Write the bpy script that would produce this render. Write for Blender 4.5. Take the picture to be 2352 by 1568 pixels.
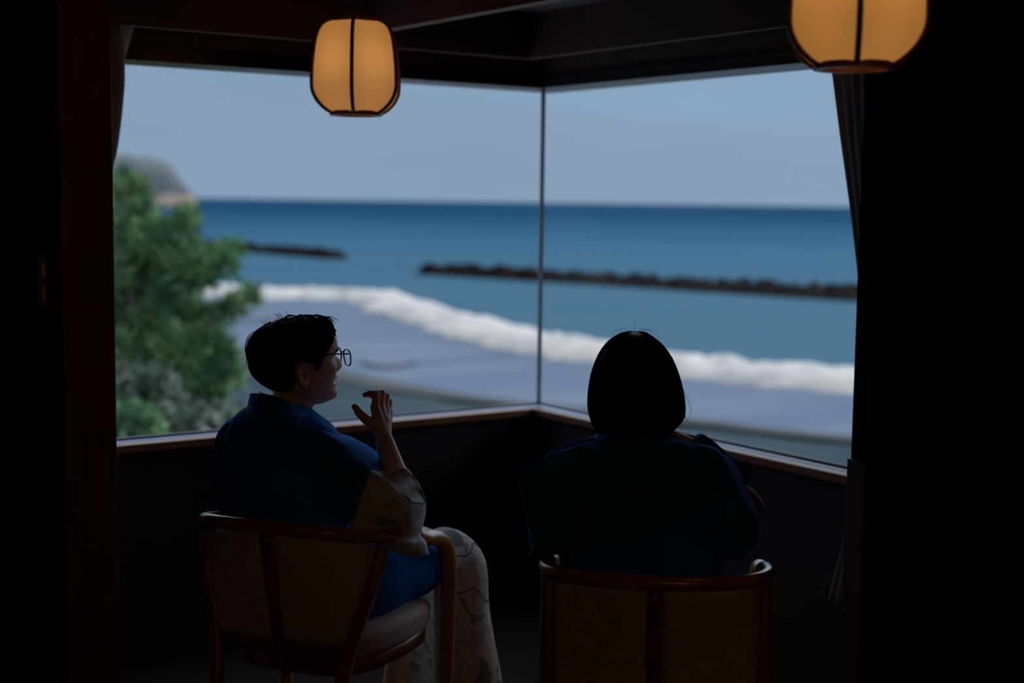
import bpy, bmesh, math, random
import numpy as np
from mathutils import Vector, Matrix, noise

for o in list(bpy.data.objects):
    bpy.data.objects.remove(o, do_unlink=True)
SC = bpy.context.scene
COL = SC.collection
random.seed(7)
RNG = np.random.default_rng(7)
PI = math.pi

# ------------------------------------------------------------------ camera
PITCH, ROLL, TH = 0.09800468, 0.01317468, 0.95763216
FPX, HC = 3267.0, 1.5
UC, US = math.sin(TH), math.cos(TH)
cd = bpy.data.cameras.new('camera'); cam = bpy.data.objects.new('camera', cd); COL.objects.link(cam)
cd.sensor_width = 36.0; cd.lens = FPX / 2352.0 * 36.0
cd.clip_start = 0.05; cd.clip_end = 60000
cam.matrix_world = (Matrix.Translation((0, 0, HC)) @ Matrix.Rotation(-(PI / 2 - TH), 4, 'Z')
                    @ Matrix.Rotation(PI / 2 - PITCH, 4, 'X') @ Matrix.Rotation(ROLL, 4, 'Z'))
cd.dof.use_dof = True; cd.dof.focus_distance = 3.42; cd.dof.aperture_fstop = 1.9
SC.camera = cam

# ------------------------------------------------------------------ sky, sun, exposure
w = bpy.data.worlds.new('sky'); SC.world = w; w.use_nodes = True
nt = w.node_tree; nt.nodes.clear()
wo = nt.nodes.new('ShaderNodeOutputWorld'); bg = nt.nodes.new('ShaderNodeBackground')
tc = nt.nodes.new('ShaderNodeTexCoord'); sep = nt.nodes.new('ShaderNodeSeparateXYZ')
rp = nt.nodes.new('ShaderNodeValToRGB')
nt.links.new(tc.outputs['Generated'], sep.inputs[0]); nt.links.new(sep.outputs['Z'], rp.inputs[0])
e = rp.color_ramp.elements
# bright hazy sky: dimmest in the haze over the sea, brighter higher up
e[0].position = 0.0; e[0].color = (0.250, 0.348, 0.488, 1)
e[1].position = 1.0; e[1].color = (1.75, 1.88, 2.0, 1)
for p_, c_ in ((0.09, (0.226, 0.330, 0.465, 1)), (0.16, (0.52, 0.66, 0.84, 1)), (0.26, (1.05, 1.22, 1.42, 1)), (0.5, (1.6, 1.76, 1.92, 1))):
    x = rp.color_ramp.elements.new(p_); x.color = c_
cl = nt.nodes.new('ShaderNodeTexNoise'); cl.inputs['Scale'].default_value = 5.0; cl.inputs['Detail'].default_value = 3
mp = nt.nodes.new('ShaderNodeMapping'); mp.inputs['Scale'].default_value = (1, 1, 4)
mr = nt.nodes.new('ShaderNodeMapRange'); mr.inputs['To Min'].default_value = 0.92; mr.inputs['To Max'].default_value = 1.10
nt.links.new(tc.outputs['Generated'], mp.inputs[0]); nt.links.new(mp.outputs[0], cl.inputs['Vector'])
nt.links.new(cl.outputs['Fac'], mr.inputs['Value'])
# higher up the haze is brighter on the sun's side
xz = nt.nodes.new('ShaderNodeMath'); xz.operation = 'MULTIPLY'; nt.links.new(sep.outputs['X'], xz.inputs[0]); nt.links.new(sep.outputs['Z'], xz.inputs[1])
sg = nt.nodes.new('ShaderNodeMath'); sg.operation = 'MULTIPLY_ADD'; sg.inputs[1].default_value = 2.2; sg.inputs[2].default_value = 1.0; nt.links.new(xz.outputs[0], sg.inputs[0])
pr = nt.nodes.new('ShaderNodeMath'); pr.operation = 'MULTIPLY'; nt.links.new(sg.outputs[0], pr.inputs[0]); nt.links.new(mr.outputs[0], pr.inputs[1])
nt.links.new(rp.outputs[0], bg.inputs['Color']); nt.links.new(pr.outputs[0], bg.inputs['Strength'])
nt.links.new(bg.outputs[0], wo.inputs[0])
sd = bpy.data.lights.new('sun', 'SUN'); sun = bpy.data.objects.new('sun', sd); COL.objects.link(sun)
sd.energy = 0.4; sd.angle = math.radians(2.0); sd.color = (1.0, 0.86, 0.68)
# the sun stands behind the house, to the right
sun.rotation_euler = (math.radians(52), 0, math.radians(42))
sun.location = (0, -6, 12)
vs = SC.view_settings
vs.view_transform = 'Standard'; vs.look = 'None'; vs.exposure = 0.0; vs.gamma = 1.0; vs.use_curve_mapping = False
SC.cycles.use_denoising = True
SC.cycles.max_bounces = 8; SC.cycles.diffuse_bounces = 4; SC.cycles.transparent_max_bounces = 16
SC.cycles.sample_clamp_indirect = 4.0

# ------------------------------------------------------------------ helpers
def V(x, y, z):                       # view-aligned metres (right, ahead, up) -> world
    return Vector((x * UC + y * US, -x * US + y * UC, z))
def at(px, py, d):                    # a point of the place at ground distance d ahead
    X, Y = px - 1176.0, py - 784.0
    X, Y = X * math.cos(ROLL) + Y * math.sin(ROLL), -X * math.sin(ROLL) + Y * math.cos(ROLL)
    up, x = -Y / FPX, X / FPX
    y = math.cos(PITCH) + up * math.sin(PITCH); z = -math.sin(PITCH) + up * math.cos(PITCH)
    return V(x * d / y, d, z * d / y + HC)
RIGHT, AHEAD, UP = V(1, 0, 0), V(0, 1, 0), Vector((0, 0, 1))
SEA = -8.5
ORI = {}

def empty(name, loc, label=None, cat=None, group=None, kind=None):
    o = bpy.data.objects.new(name, None); COL.objects.link(o); o.location = loc
    o.empty_display_size = 0.1
    ORI[o.name] = Vector(loc)
    return tag(o, label, cat, group, kind)
def tag(o, label=None, cat=None, group=None, kind=None):
    if label: o['label'] = label
    if cat: o['category'] = cat
    if group: o['group'] = group
    if kind: o['kind'] = kind
    return o

class MB:
    def __init__(self): self.v = []; self.f = []
    def add(self, vs, fs):
        b = len(self.v); self.v += [Vector(p) for p in vs]; self.f += [tuple(i + b for i in f) for f in fs]; return self
    def box(self, a, b):
        x0, y0, z0 = a; x1, y1, z1 = b
        return self.add([(x0,y0,z0),(x1,y0,z0),(x1,y1,z0),(x0,y1,z0),(x0,y0,z1),(x1,y0,z1),(x1,y1,z1),(x0,y1,z1)],
                        [(0,3,2,1),(4,5,6,7),(0,1,5,4),(1,2,6,5),(2,3,7,6),(3,0,4,7)])
    def grid(self, rows, closed=True, caps=True, capstart=None, capend=None):
        n = len(rows[0]); vs = [p for r in rows for p in r]; fs = []
        for i in range(len(rows) - 1):
            for j in range(n if closed else n - 1):
                k = (j + 1) % n
                fs.append((i*n+j, i*n+k, (i+1)*n+k, (i+1)*n+j))
        if closed and (caps if capstart is None else capstart): fs.append(tuple(range(n - 1, -1, -1)))
        if closed and (caps if capend is None else capend): fs.append(tuple((len(rows)-1)*n + j for j in range(n)))
        return self.add(vs, fs)
    def tube(self, pts, rad, seg=10, up=None, sub=1, caps=True):
        pts = [Vector(p) for p in pts]
        if not isinstance(rad, (list, tuple)): rad = [rad] * len(pts)
        rad = [r if isinstance(r, (list, tuple)) else (r, r) for r in rad]
        if sub > 1:
            pts2 = crom(pts, sub); R = crom([Vector((r[0], r[1], 0)) for r in rad], sub)
            pts, rad = pts2, [(max(r.x, 1e-4), max(r.y, 1e-4)) for r in R]
        rows = []; pu = None
        for i, p in enumerate(pts):
            t = (pts[min(i+1, len(pts)-1)] - pts[max(i-1, 0)]).normalized()
            if up is not None: a = Vector(up)
            elif pu is None: a = Vector((0, 0, 1)) if abs(t.z) < 0.9 else Vector((1, 0, 0))
            else: a = pu
            s = t.cross(a)
            if s.length < 1e-5: s = t.orthogonal()
            s.normalize(); u = s.cross(t).normalized(); pu = u
            rows.append([p + s * (math.cos(2*PI*k/seg) * rad[i][0]) + u * (math.sin(2*PI*k/seg) * rad[i][1]) for k in range(seg)])
        return self.grid(rows, caps=caps)
    def ball(self, c, r, seg=12, rings=8, rot=None):
        c = Vector(c); r = r if isinstance(r, (tuple, list)) else (r, r, r); rows = []
        for i in range(1, rings):
            a = PI * i / rings
            row = []
            for k in range(seg):
                b = 2 * PI * k / seg
                q = Vector((r[0]*math.sin(a)*math.cos(b), r[1]*math.sin(a)*math.sin(b), r[2]*math.cos(a)))
                if rot is not None: q = rot @ q
                row.append(c + q)
            rows.append(row)
        return self.grid(rows[::-1])
    def caps(self, a, b, ra, rb, seg=12):     # capsule with taper
        a, b = Vector(a), Vector(b)
        self.tube([a, a.lerp(b, .33), a.lerp(b, .67), b], [ra, ra*.67+rb*.33, ra*.33+rb*.67, rb], seg)
        self.ball(a, ra, seg, 8); self.ball(b, rb, seg, 8)
        return self
    def build(self, name, mat, parent=None, smooth=True, origin=None, bevel=0, bseg=2, solid=0, kind=None):
        if parent is not None: org = ORI[parent.name]
        elif origin is not None: org = Vector(origin)
        else:
            a = np.array([tuple(p) for p in self.v]); org = Vector(((a[:,0].min()+a[:,0].max())/2, (a[:,1].min()+a[:,1].max())/2, a[:,2].min()))
        me = bpy.data.meshes.new(name); me.from_pydata([p - org for p in self.v], [], self.f); me.update()
        bm = bmesh.new(); bm.from_mesh(me); bmesh.ops.recalc_face_normals(bm, faces=bm.faces); bm.to_mesh(me); bm.free()
        me.materials.append(mat)
        if smooth: me.polygons.foreach_set('use_smooth', [True] * len(me.polygons))
        o = bpy.data.objects.new(name, me); COL.objects.link(o)
        ORI[o.name] = org
        if parent is not None: o.parent = parent
        else: o.location = org
        if solid:
            m = o.modifiers.new('solid', 'SOLIDIFY'); m.thickness = solid; m.offset = 0
        if bevel:
            m = o.modifiers.new('bevel', 'BEVEL'); m.width = bevel; m.segments = bseg; m.limit_method = 'ANGLE'; m.angle_limit = 0.6
        if kind: o['kind'] = kind
        return o

def crom(pts, sub, closed=False):
    n = len(pts); out = []
    rng = range(n) if closed else range(n - 1)
    for i in rng:
        if closed: p0, p1, p2, p3 = pts[(i-1) % n], pts[i], pts[(i+1) % n], pts[(i+2) % n]
        else: p0, p1, p2, p3 = pts[max(i-1, 0)], pts[i], pts[i+1], pts[min(i+2, n-1)]
        for k in range(sub):
            t = k / sub
            out.append(0.5 * ((2*p1) + (p2-p0)*t + (2*p0-5*p1+4*p2-p3)*t*t + (3*p1-p0-3*p2+p3)*t*t*t))
    if not closed: out.append(pts[-1].copy())
    return out
def loft(rings, su=3, sv=4):
    rs = [crom([Vector(p) for p in r], su, True) for r in rings]
    n = len(rs[0]); cols = [crom([r[j] for r in rs], sv) for j in range(n)]
    return [[cols[j][i] for j in range(n)] for i in range(len(cols[0]))]
def ellipse(c, a, b, ax=None, bx=None, n=24, p=2.3):
    ax = RIGHT if ax is None else ax; bx = AHEAD if bx is None else bx; out = []
    for k in range(n):
        t = 2 * PI * k / n; cx, sx = math.cos(t), math.sin(t)
        out.append(c + ax * (a * math.copysign(abs(cx) ** (2/p), cx)) + bx * (b * math.copysign(abs(sx) ** (2/p), sx)))
    return out
def prow(y, l, r, d, hd, n=24, p=2.3, tilt=0.0):     # body section: silhouette left / right at row y, depth d, half depth hd
    A, B = at(l, y, d), at(r, y, d); c = (A + B) / 2
    return ellipse(c, (B - A).length / 2, hd, (B - A).normalized(), (AHEAD + UP * tilt).normalized(), n, p)
def wrinkle(o, amp, scale, seed=0.0, stretch=(1, 1, 1)):
    me = o.data; me.update()
    nr = [v.normal.copy() for v in me.vertices]
    for v, q in zip(me.vertices, nr):
        c = Vector((v.co.x*stretch[0], v.co.y*stretch[1], v.co.z*stretch[2])) * scale + Vector((seed, seed*2, seed*3))
        v.co += q * (amp * (noise.noise(c) + 0.5 * noise.noise(c * 2.1)))
    me.update()
def remesh(mb, voxel, smooth=3, fac=0.5):
    me = bpy.data.meshes.new('tmp'); me.from_pydata(mb.v, [], mb.f); me.update()
    bm = bmesh.new(); bm.from_mesh(me); bmesh.ops.triangulate(bm, faces=bm.faces); bmesh.ops.recalc_face_normals(bm, faces=bm.faces); bm.to_mesh(me); bm.free()
    o = bpy.data.objects.new('tmp', me); COL.objects.link(o)
    m = o.modifiers.new('r', 'REMESH'); m.mode = 'VOXEL'; m.voxel_size = voxel
    m = o.modifiers.new('s', 'SMOOTH'); m.iterations = smooth; m.factor = fac
    dg = bpy.context.evaluated_depsgraph_get(); dg.update()
    r = bpy.data.meshes.new_from_object(o.evaluated_get(dg))
    out = MB(); out.v = [v.co.copy() for v in r.vertices]; out.f = [tuple(p.vertices) for p in r.polygons]
    bpy.data.objects.remove(o, do_unlink=True); bpy.data.meshes.remove(me); bpy.data.meshes.remove(r)
    return out

# ------------------------------------------------------------------ materials
def nodes(name):
    m = bpy.data.materials.new(name); m.use_nodes = True
    t = m.node_tree; b = t.nodes['Principled BSDF']
    return m, t, b
def L(t, a, b): t.links.new(a, b)
def plain(name, c, rough=0.6, spec=0.5, var=0.15, scale=30.0, bump=0.0, stretch=(1, 1, 1), metal=0.0, sheen=0.0):
    m, t, b = nodes(name)
    tcn = t.nodes.new('ShaderNodeTexCoord'); mpn = t.nodes.new('ShaderNodeMapping'); nz = t.nodes.new('ShaderNodeTexNoise')
    mpn.inputs['Scale'].default_value = stretch; nz.inputs['Scale'].default_value = scale; nz.inputs['Detail'].default_value = 4
    L(t, tcn.outputs['Object'], mpn.inputs[0]); L(t, mpn.outputs[0], nz.inputs['Vector'])
    cr = t.nodes.new('ShaderNodeValToRGB')
    cr.color_ramp.elements[0].position = 0.3; cr.color_ramp.elements[1].position = 0.7
    cr.color_ramp.elements[0].color = tuple(k * (1 - var) for k in c) + (1,)
    cr.color_ramp.elements[1].color = tuple(min(1, k * (1 + var)) for k in c) + (1,)
    L(t, nz.outputs['Fac'], cr.inputs[0]); L(t, cr.outputs[0], b.inputs['Base Color'])
    b.inputs['Roughness'].default_value = rough; b.inputs['Specular IOR Level'].default_value = spec; b.inputs['Metallic'].default_value = metal
    if sheen: b.inputs['Sheen Weight'].default_value = sheen
    if bump:
        bp = t.nodes.new('ShaderNodeBump'); bp.inputs['Strength'].default_value = bump; bp.inputs['Distance'].default_value = 0.004
        L(t, nz.outputs['Fac'], bp.inputs['Height']); L(t, bp.outputs[0], b.inputs['Normal'])
    return m
def wood(name, c1, c2, axis, rough=0.4, spec=0.5, scale=6.0):
    m, t, b = nodes(name)
    tcn = t.nodes.new('ShaderNodeTexCoord'); mpn = t.nodes.new('ShaderNodeMapping'); nz = t.nodes.new('ShaderNodeTexNoise')
    st = [9.0, 9.0, 9.0]; st[axis] = 0.6
    mpn.inputs['Scale'].default_value = st; nz.inputs['Scale'].default_value = scale; nz.inputs['Detail'].default_value = 6; nz.inputs['Distortion'].default_value = 1.0
    L(t, tcn.outputs['Object'], mpn.inputs[0]); L(t, mpn.outputs[0], nz.inputs['Vector'])
    cr = t.nodes.new('ShaderNodeValToRGB'); cr.color_ramp.elements[0].position = 0.35; cr.color_ramp.elements[1].position = 0.65
    cr.color_ramp.elements[0].color = c1 + (1,); cr.color_ramp.elements[1].color = c2 + (1,)
    L(t, nz.outputs['Fac'], cr.inputs[0]); L(t, cr.outputs[0], b.inputs['Base Color'])
    b.inputs['Roughness'].default_value = rough; b.inputs['Specular IOR Level'].default_value = spec
    bp = t.nodes.new('ShaderNodeBump'); bp.inputs['Strength'].default_value = 0.1; bp.inputs['Distance'].default_value = 0.001
    L(t, nz.outputs['Fac'], bp.inputs['Height']); L(t, bp.outputs[0], b.inputs['Normal'])
    return m

M = {}
M['wall'] = plain('dark_plaster', (0.014, 0.019, 0.028), 0.9, 0.2, 0.12, 60, 0.15)
M['wall_black'] = plain('black_wallcloth', (0.006, 0.0058, 0.006), 0.95, 0.05, 0.12, 90, 0.1)
M['floor'] = plain('dark_carpet', (0.012, 0.010, 0.009), 0.95, 0.1, 0.3, 120, 0.3)
M['ceiling'] = plain('ceiling_board', (0.14, 0.14, 0.145), 0.8, 0.2, 0.08, 4)
M['post'] = wood('dark_post_wood', (0.11, 0.048, 0.022), (0.18, 0.078, 0.036), 2, 0.45)
M['beamx'] = wood('red_brown_beam_wood_x', (0.050, 0.016, 0.010), (0.085, 0.030, 0.016), 0, 0.5)
M['beamy'] = wood('red_brown_beam_wood_y', (0.050, 0.018, 0.012), (0.085, 0.034, 0.020), 1, 0.5)
M['headx'] = wood('window_head_wood_x', (0.06, 0.033, 0.018), (0.10, 0.055, 0.030), 0, 0.55, 0.3)
M['heady'] = wood('window_head_wood_y', (0.06, 0.033, 0.018), (0.10, 0.055, 0.030), 1, 0.55, 0.3)
M['sillx_lit'] = wood('sill_wood_x_lit', (0.17, 0.068, 0.030), (0.24, 0.105, 0.050), 0, 0.45, 0.22)  # left sill: lighter copy of the wood, light from the right window painted in
M['silly_shaded'] = wood('sill_wood_y_shaded', (0.10, 0.045, 0.026), (0.15, 0.070, 0.042), 1, 0.45, 0.22)  # right sill: same wood painted darker, as less light falls on it
M['alu'] = plain('aluminium_track', (0.22, 0.32, 0.62), 0.45, 0.35, 0.05, 20, metal=0.1)
M['gasket'] = plain('dark_gasket', (0.03, 0.045, 0.05), 0.6, 0.3, 0.1, 20)
M['bead'] = plain('grey_silicone_bead', (0.20, 0.25, 0.26), 0.5, 0.4, 0.05, 20)
M['headmetal'] = plain('dark_window_head_metal', (0.014, 0.014, 0.015), 0.26, 0.30, 0.1, 15)
M['chair'] = wood('bent_chair_wood', (0.36, 0.135, 0.018), (0.52, 0.215, 0.032), 2, 0.32, 0.5, 5)
M['rail'] = wood('chair_rail_wood', (0.25, 0.090, 0.028), (0.38, 0.15, 0.05), 0, 0.25, 0.5, 5)
M['stile'] = wood('chair_stile_wood', (0.16, 0.042, 0.018), (0.22, 0.062, 0.026), 2, 0.35, 0.5, 5)
M['rear'] = wood('rear_leg_wood', (0.24, 0.075, 0.014), (0.34, 0.115, 0.022), 2, 0.35, 0.4, 5)
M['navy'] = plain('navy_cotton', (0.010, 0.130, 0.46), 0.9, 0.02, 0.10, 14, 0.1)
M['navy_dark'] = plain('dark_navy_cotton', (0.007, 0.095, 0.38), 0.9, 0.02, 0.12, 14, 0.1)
M['hairm'] = plain('black_hair', (0.008, 0.0075, 0.008), 0.6, 0.06, 0.3, 60)
M['hairw'] = plain('dark_brown_hair', (0.016, 0.011, 0.009), 0.5, 0.12, 0.3, 60)
M['frame'] = plain('black_acetate', (0.008, 0.008, 0.009), 0.25, 0.5, 0.05, 10)
M['plate'] = plain('switch_plastic', (0.80, 0.66, 0.58), 0.5, 0.4, 0.03, 10)
M['guard'] = wood('dark_guard_wood', (0.030, 0.007, 0.003), (0.048, 0.012, 0.005), 2, 0.5, 0.2)
M['button'] = plain('switch_button_plastic', (0.95, 0.85, 0.80), 0.4, 0.4, 0.03, 10)
M['curtain'] = plain('dark_curtain_cloth', (0.36, 0.34, 0.36), 0.9, 0.05, 0.08, 40)
M['lamp_wood'] = wood('lantern_wood', (0.13, 0.05, 0.02), (0.19, 0.075, 0.03), 2, 0.35)
M['cord'] = plain('black_cord', (0.010, 0.010, 0.010), 0.6, 0.3, 0.05, 10)

# skin
m, t, b = nodes('skin'); M['skin'] = m
nz = t.nodes.new('ShaderNodeTexNoise'); nz.inputs['Scale'].default_value = 55; nz.inputs['Detail'].default_value = 3
cr = t.nodes.new('ShaderNodeValToRGB'); cr.color_ramp.elements[0].color = (0.56, 0.33, 0.25, 1); cr.color_ramp.elements[1].color = (0.68, 0.43, 0.33, 1)
L(t, nz.outputs['Fac'], cr.inputs[0]); L(t, cr.outputs[0], b.inputs['Base Color'])
b.inputs['Roughness'].default_value = 0.5; b.inputs['Specular IOR Level'].default_value = 0.4
b.inputs['Subsurface Weight'].default_value = 0.12; b.inputs['Subsurface Radius'].default_value = (0.008, 0.003, 0.0015); b.inputs['Subsurface Scale'].default_value = 1.0

# patterned bath robe (pale grey with darker leafy patches and fine dots)
def robe_mat(name, base, dark, mid):
    m, t, b = nodes(name)
    tcn = t.nodes.new('ShaderNodeTexCoord')
    n1 = t.nodes.new('ShaderNodeTexNoise'); n1.inputs['Scale'].default_value = 11; n1.inputs['Detail'].default_value = 1.5; n1.inputs['Distortion'].default_value = 0.8
    r1 = t.nodes.new('ShaderNodeValToRGB'); r1.color_ramp.interpolation = 'CONSTANT'
    e = r1.color_ramp.elements; e[0].position = 0; e[0].color = dark + (1,); e[1].position = 0.42; e[1].color = base + (1,)
    x = e.new(0.56); x.color = mid + (1,); x = e.new(0.64); x.color = base + (1,)
    L(t, tcn.outputs['Object'], n1.inputs['Vector']); L(t, n1.outputs['Fac'], r1.inputs[0])
    w1 = t.nodes.new('ShaderNodeTexVoronoi'); w1.feature = 'DISTANCE_TO_EDGE'; w1.inputs['Scale'].default_value = 3.6
    lt = t.nodes.new('ShaderNodeMath'); lt.operation = 'LESS_THAN'; lt.inputs[1].default_value = 0.012
    nd = t.nodes.new('ShaderNodeTexNoise'); nd.inputs['Scale'].default_value = 3.5; L(t, tcn.outputs['Object'], nd.inputs['Vector'])
    mv = t.nodes.new('ShaderNodeMixRGB'); mv.inputs[0].default_value = 0.45; L(t, tcn.outputs['Object'], mv.inputs[1]); L(t, nd.outputs['Color'], mv.inputs[2])
    L(t, mv.outputs[0], w1.inputs['Vector']); L(t, w1.outputs['Distance'], lt.inputs[0])
    mx = t.nodes.new('ShaderNodeMixRGB'); mx.inputs[2].default_value = tuple(k * 0.6 for k in dark) + (1,)
    L(t, lt.outputs[0], mx.inputs[0]); L(t, r1.outputs[0], mx.inputs[1])
    wv = t.nodes.new('ShaderNodeTexWave'); wv.wave_type = 'RINGS'; wv.inputs['Scale'].default_value = 60; wv.inputs['Distortion'].default_value = 3
    L(t, tcn.outputs['Object'], wv.inputs['Vector'])
    m2 = t.nodes.new('ShaderNodeMixRGB'); m2.blend_type = 'MULTIPLY'; m2.inputs[0].default_value = 0.12
    L(t, mx.outputs[0], m2.inputs[1]); L(t, wv.outputs['Color'], m2.inputs[2]); L(t, m2.outputs[0], b.inputs['Base Color'])
    b.inputs['Roughness'].default_value = 0.85; b.inputs['Specular IOR Level'].default_value = 0.15
    return m
M['robe'] = robe_mat('grey_patterned_cotton', (0.60, 0.61, 0.61), (0.27, 0.29, 0.31), (0.44, 0.44, 0.44))
M['robe_red'] = robe_mat('wine_red_patterned_cotton', (0.34, 0.05, 0.075), (0.45, 0.34, 0.30), (0.24, 0.05, 0.08))

# brocade upholstery
def brocade(name, c1, c2, c3):
    m, t, b = nodes(name)
    tcn = t.nodes.new('ShaderNodeTexCoord')
    n1 = t.nodes.new('ShaderNodeTexNoise'); n1.inputs['Scale'].default_value = 13; n1.inputs['Detail'].default_value = 5; n1.inputs['Distortion'].default_value = 2.2
    v1 = t.nodes.new('ShaderNodeTexVoronoi'); v1.inputs['Scale'].default_value = 9; v1.feature = 'SMOOTH_F1'
    L(t, tcn.outputs['Object'], n1.inputs['Vector'])
    mxv = t.nodes.new('ShaderNodeMixRGB'); mxv.inputs[0].default_value = 0.25
    L(t, tcn.outputs['Object'], mxv.inputs[1]); L(t, n1.outputs['Color'], mxv.inputs[2]); L(t, mxv.outputs[0], v1.inputs['Vector'])
    r1 = t.nodes.new('ShaderNodeValToRGB'); e = r1.color_ramp.elements
    e[0].position = 0.36; e[0].color = c1 + (1,); e[1].position = 0.62; e[1].color = c3 + (1,); x = e.new(0.5); x.color = c2 + (1,)
    ad = t.nodes.new('ShaderNodeMath'); ad.operation = 'MULTIPLY_ADD'; ad.inputs[1].default_value = 0.3
    L(t, v1.outputs['Distance'], ad.inputs[0]); L(t, n1.outputs['Fac'], ad.inputs[2])
    L(t, ad.outputs[0], r1.inputs[0]); L(t, r1.outputs[0], b.inputs['Base Color'])
    b.inputs['Roughness'].default_value = 0.6; b.inputs['Specular IOR Level'].default_value = 0.35; b.inputs['Sheen Weight'].default_value = 0.2
    bp = t.nodes.new('ShaderNodeBump'); bp.inputs['Strength'].default_value = 0.5; bp.inputs['Distance'].default_value = 0.003
    L(t, ad.outputs[0], bp.inputs['Height']); L(t, bp.outputs[0], b.inputs['Normal'])
    return m
M['brocade'] = brocade('olive_brown_brocade', (0.36, 0.32, 0.26), (0.74, 0.66, 0.54), (0.52, 0.48, 0.40))
M['brocade_seat'] = brocade('dusty_rose_brocade', (0.36, 0.27, 0.25), (0.50, 0.41, 0.37), (0.43, 0.33, 0.32))

# window glass: clear, with a faint mirror
m = bpy.data.materials.new('window_glass'); m.use_nodes = True; t = m.node_tree; t.nodes.clear(); M['glass'] = m
o_ = t.nodes.new('ShaderNodeOutputMaterial'); tr = t.nodes.new('ShaderNodeBsdfTransparent'); gl = t.nodes.new('ShaderNodeBsdfGlossy'); mxs = t.nodes.new('ShaderNodeMixShader'); fr = t.nodes.new('ShaderNodeLayerWeight')
tr.inputs[0].default_value = (0.985, 0.995, 0.99, 1); gl.inputs['Roughness'].default_value = 0.0; fr.inputs['Blend'].default_value = 0.5
pw = t.nodes.new('ShaderNodeMath'); pw.operation = 'POWER'; pw.inputs[1].default_value = 5; ml = t.nodes.new('ShaderNodeMath'); ml.operation = 'MULTIPLY_ADD'; ml.inputs[1].default_value = 0.6; ml.inputs[2].default_value = 0.010
L(t, fr.outputs['Facing'], pw.inputs[0]); L(t, pw.outputs[0], ml.inputs[0]); L(t, ml.outputs[0], mxs.inputs[0]); L(t, tr.outputs[0], mxs.inputs[1]); L(t, gl.outputs[0], mxs.inputs[2]); L(t, mxs.outputs[0], o_.inputs[0])
# sheer curtain
m = bpy.data.materials.new('sheer_voile'); m.use_nodes = True; t = m.node_tree; t.nodes.clear(); M['sheer'] = m
o_ = t.nodes.new('ShaderNodeOutputMaterial'); tr = t.nodes.new('ShaderNodeBsdfTransparent'); df = t.nodes.new('ShaderNodeBsdfDiffuse'); tl = t.nodes.new('ShaderNodeBsdfTranslucent')
a1 = t.nodes.new('ShaderNodeMixShader'); a2 = t.nodes.new('ShaderNodeMixShader'); a1.inputs[0].default_value = 0.4; a2.inputs[0].default_value = 0.55
df.inputs[0].default_value = (0.72, 0.71, 0.74, 1); tl.inputs[0].default_value = (0.72, 0.71, 0.74, 1)
L(t, df.outputs[0], a1.inputs[1]); L(t, tl.outputs[0], a1.inputs[2]); L(t, tr.outputs[0], a2.inputs[1]); L(t, a1.outputs[0], a2.inputs[2]); L(t, a2.outputs[0], o_.inputs[0])
# lantern paper
m = bpy.data.materials.new('lantern_paper'); m.use_nodes = True; t = m.node_tree; t.nodes.clear(); M['paper'] = m
o_ = t.nodes.new('ShaderNodeOutputMaterial'); df = t.nodes.new('ShaderNodeBsdfDiffuse'); tl = t.nodes.new('ShaderNodeBsdfTranslucent'); a1 = t.nodes.new('ShaderNodeMixShader'); a1.inputs[0].default_value = 0.6
nz = t.nodes.new('ShaderNodeTexNoise'); nz.inputs['Scale'].default_value = 60; cr = t.nodes.new('ShaderNodeValToRGB')
cr.color_ramp.elements[0].color = (0.80, 0.72, 0.60, 1); cr.color_ramp.elements[1].color = (0.86, 0.78, 0.66, 1)
L(t, nz.outputs['Fac'], cr.inputs[0]); L(t, cr.outputs[0], df.inputs[0]); L(t, cr.outputs[0], tl.inputs[0])
L(t, df.outputs[0], a1.inputs[1]); L(t, tl.outputs[0], a1.inputs[2]); L(t, a1.outputs[0], o_.inputs[0])
# eyeglass lens
M['lens'] = M['glass']

#STRUCTURE
# ------------------------------------------------------------------ the room
XW, YW = 3.283, 4.492            # inner edges of the window tracks (right and left window)
ZS, ZT, ZC = 0.70, 1.936, 2.18   # sill, window head, ceiling
def st(name, a, b, mat, parent=None, bevel=0.0, **k):
    o = MB().box(a, b).build(name, mat, parent, smooth=False, bevel=bevel)
    if parent is None: tag(o, kind='structure', **k)
    return o
st('floor', (-2.3, -3.1, -0.1), (5.1, 4.66, 0.0), M['floor'])
st('ceiling', (-2.3, -3.1, ZC), (5.1, 4.66, ZC + 0.2), M['ceiling'])
st('wall_back', (-2.3, -3.2, 0), (5.1, -3.1, ZC), M['wall_black'])
st('wall_far_left', (-2.4, -3.1, 0), (-2.3, 4.66, ZC), M['wall_black'])
st('wall_far_right', (5.0, -3.1, 0), (5.1, 2.60, ZC), M['wall_black'])
st('wall_front', (-2.3, 4.5, 0), (0.962, 4.66, ZC), M['wall_black'])
st('wall_left_stub', (0.962, 3.11, 0), (1.05, 4.66, ZC), M['wall_black'])
st('wall_right_stub', (3.034, 2.60, 0), (5.1, 2.66, ZC), M['wall_black'])
st('wall_left', (1.05, YW - 0.03, 0), (3.40, YW + 0.16, ZS - 0.035), M['wall'])
st('wall_right', (XW - 0.03, 2.66, 0), (XW + 0.16, YW - 0.03, ZS - 0.035), M['wall'])
st('wall_left_upper', (1.05, YW - 0.01, ZT + 0.05), (3.40, YW + 0.16, ZC), M['headx'])
st('wall_right_upper', (XW - 0.01, 2.66, ZT + 0.05), (XW + 0.16, YW - 0.01, ZC), M['heady'])
# corner post of dark wood at the end of the left stub wall
st('trim_1', (0.949, 3.0, 0), (1.062, 3.11, ZC), M['post'], bevel=0.004)
# low wooden corner guard on the end of the right stub wall
st('trim_2', (3.020, 2.597, 0), (3.034, 2.662, 0.80), M['guard'], bevel=0.002)
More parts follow.
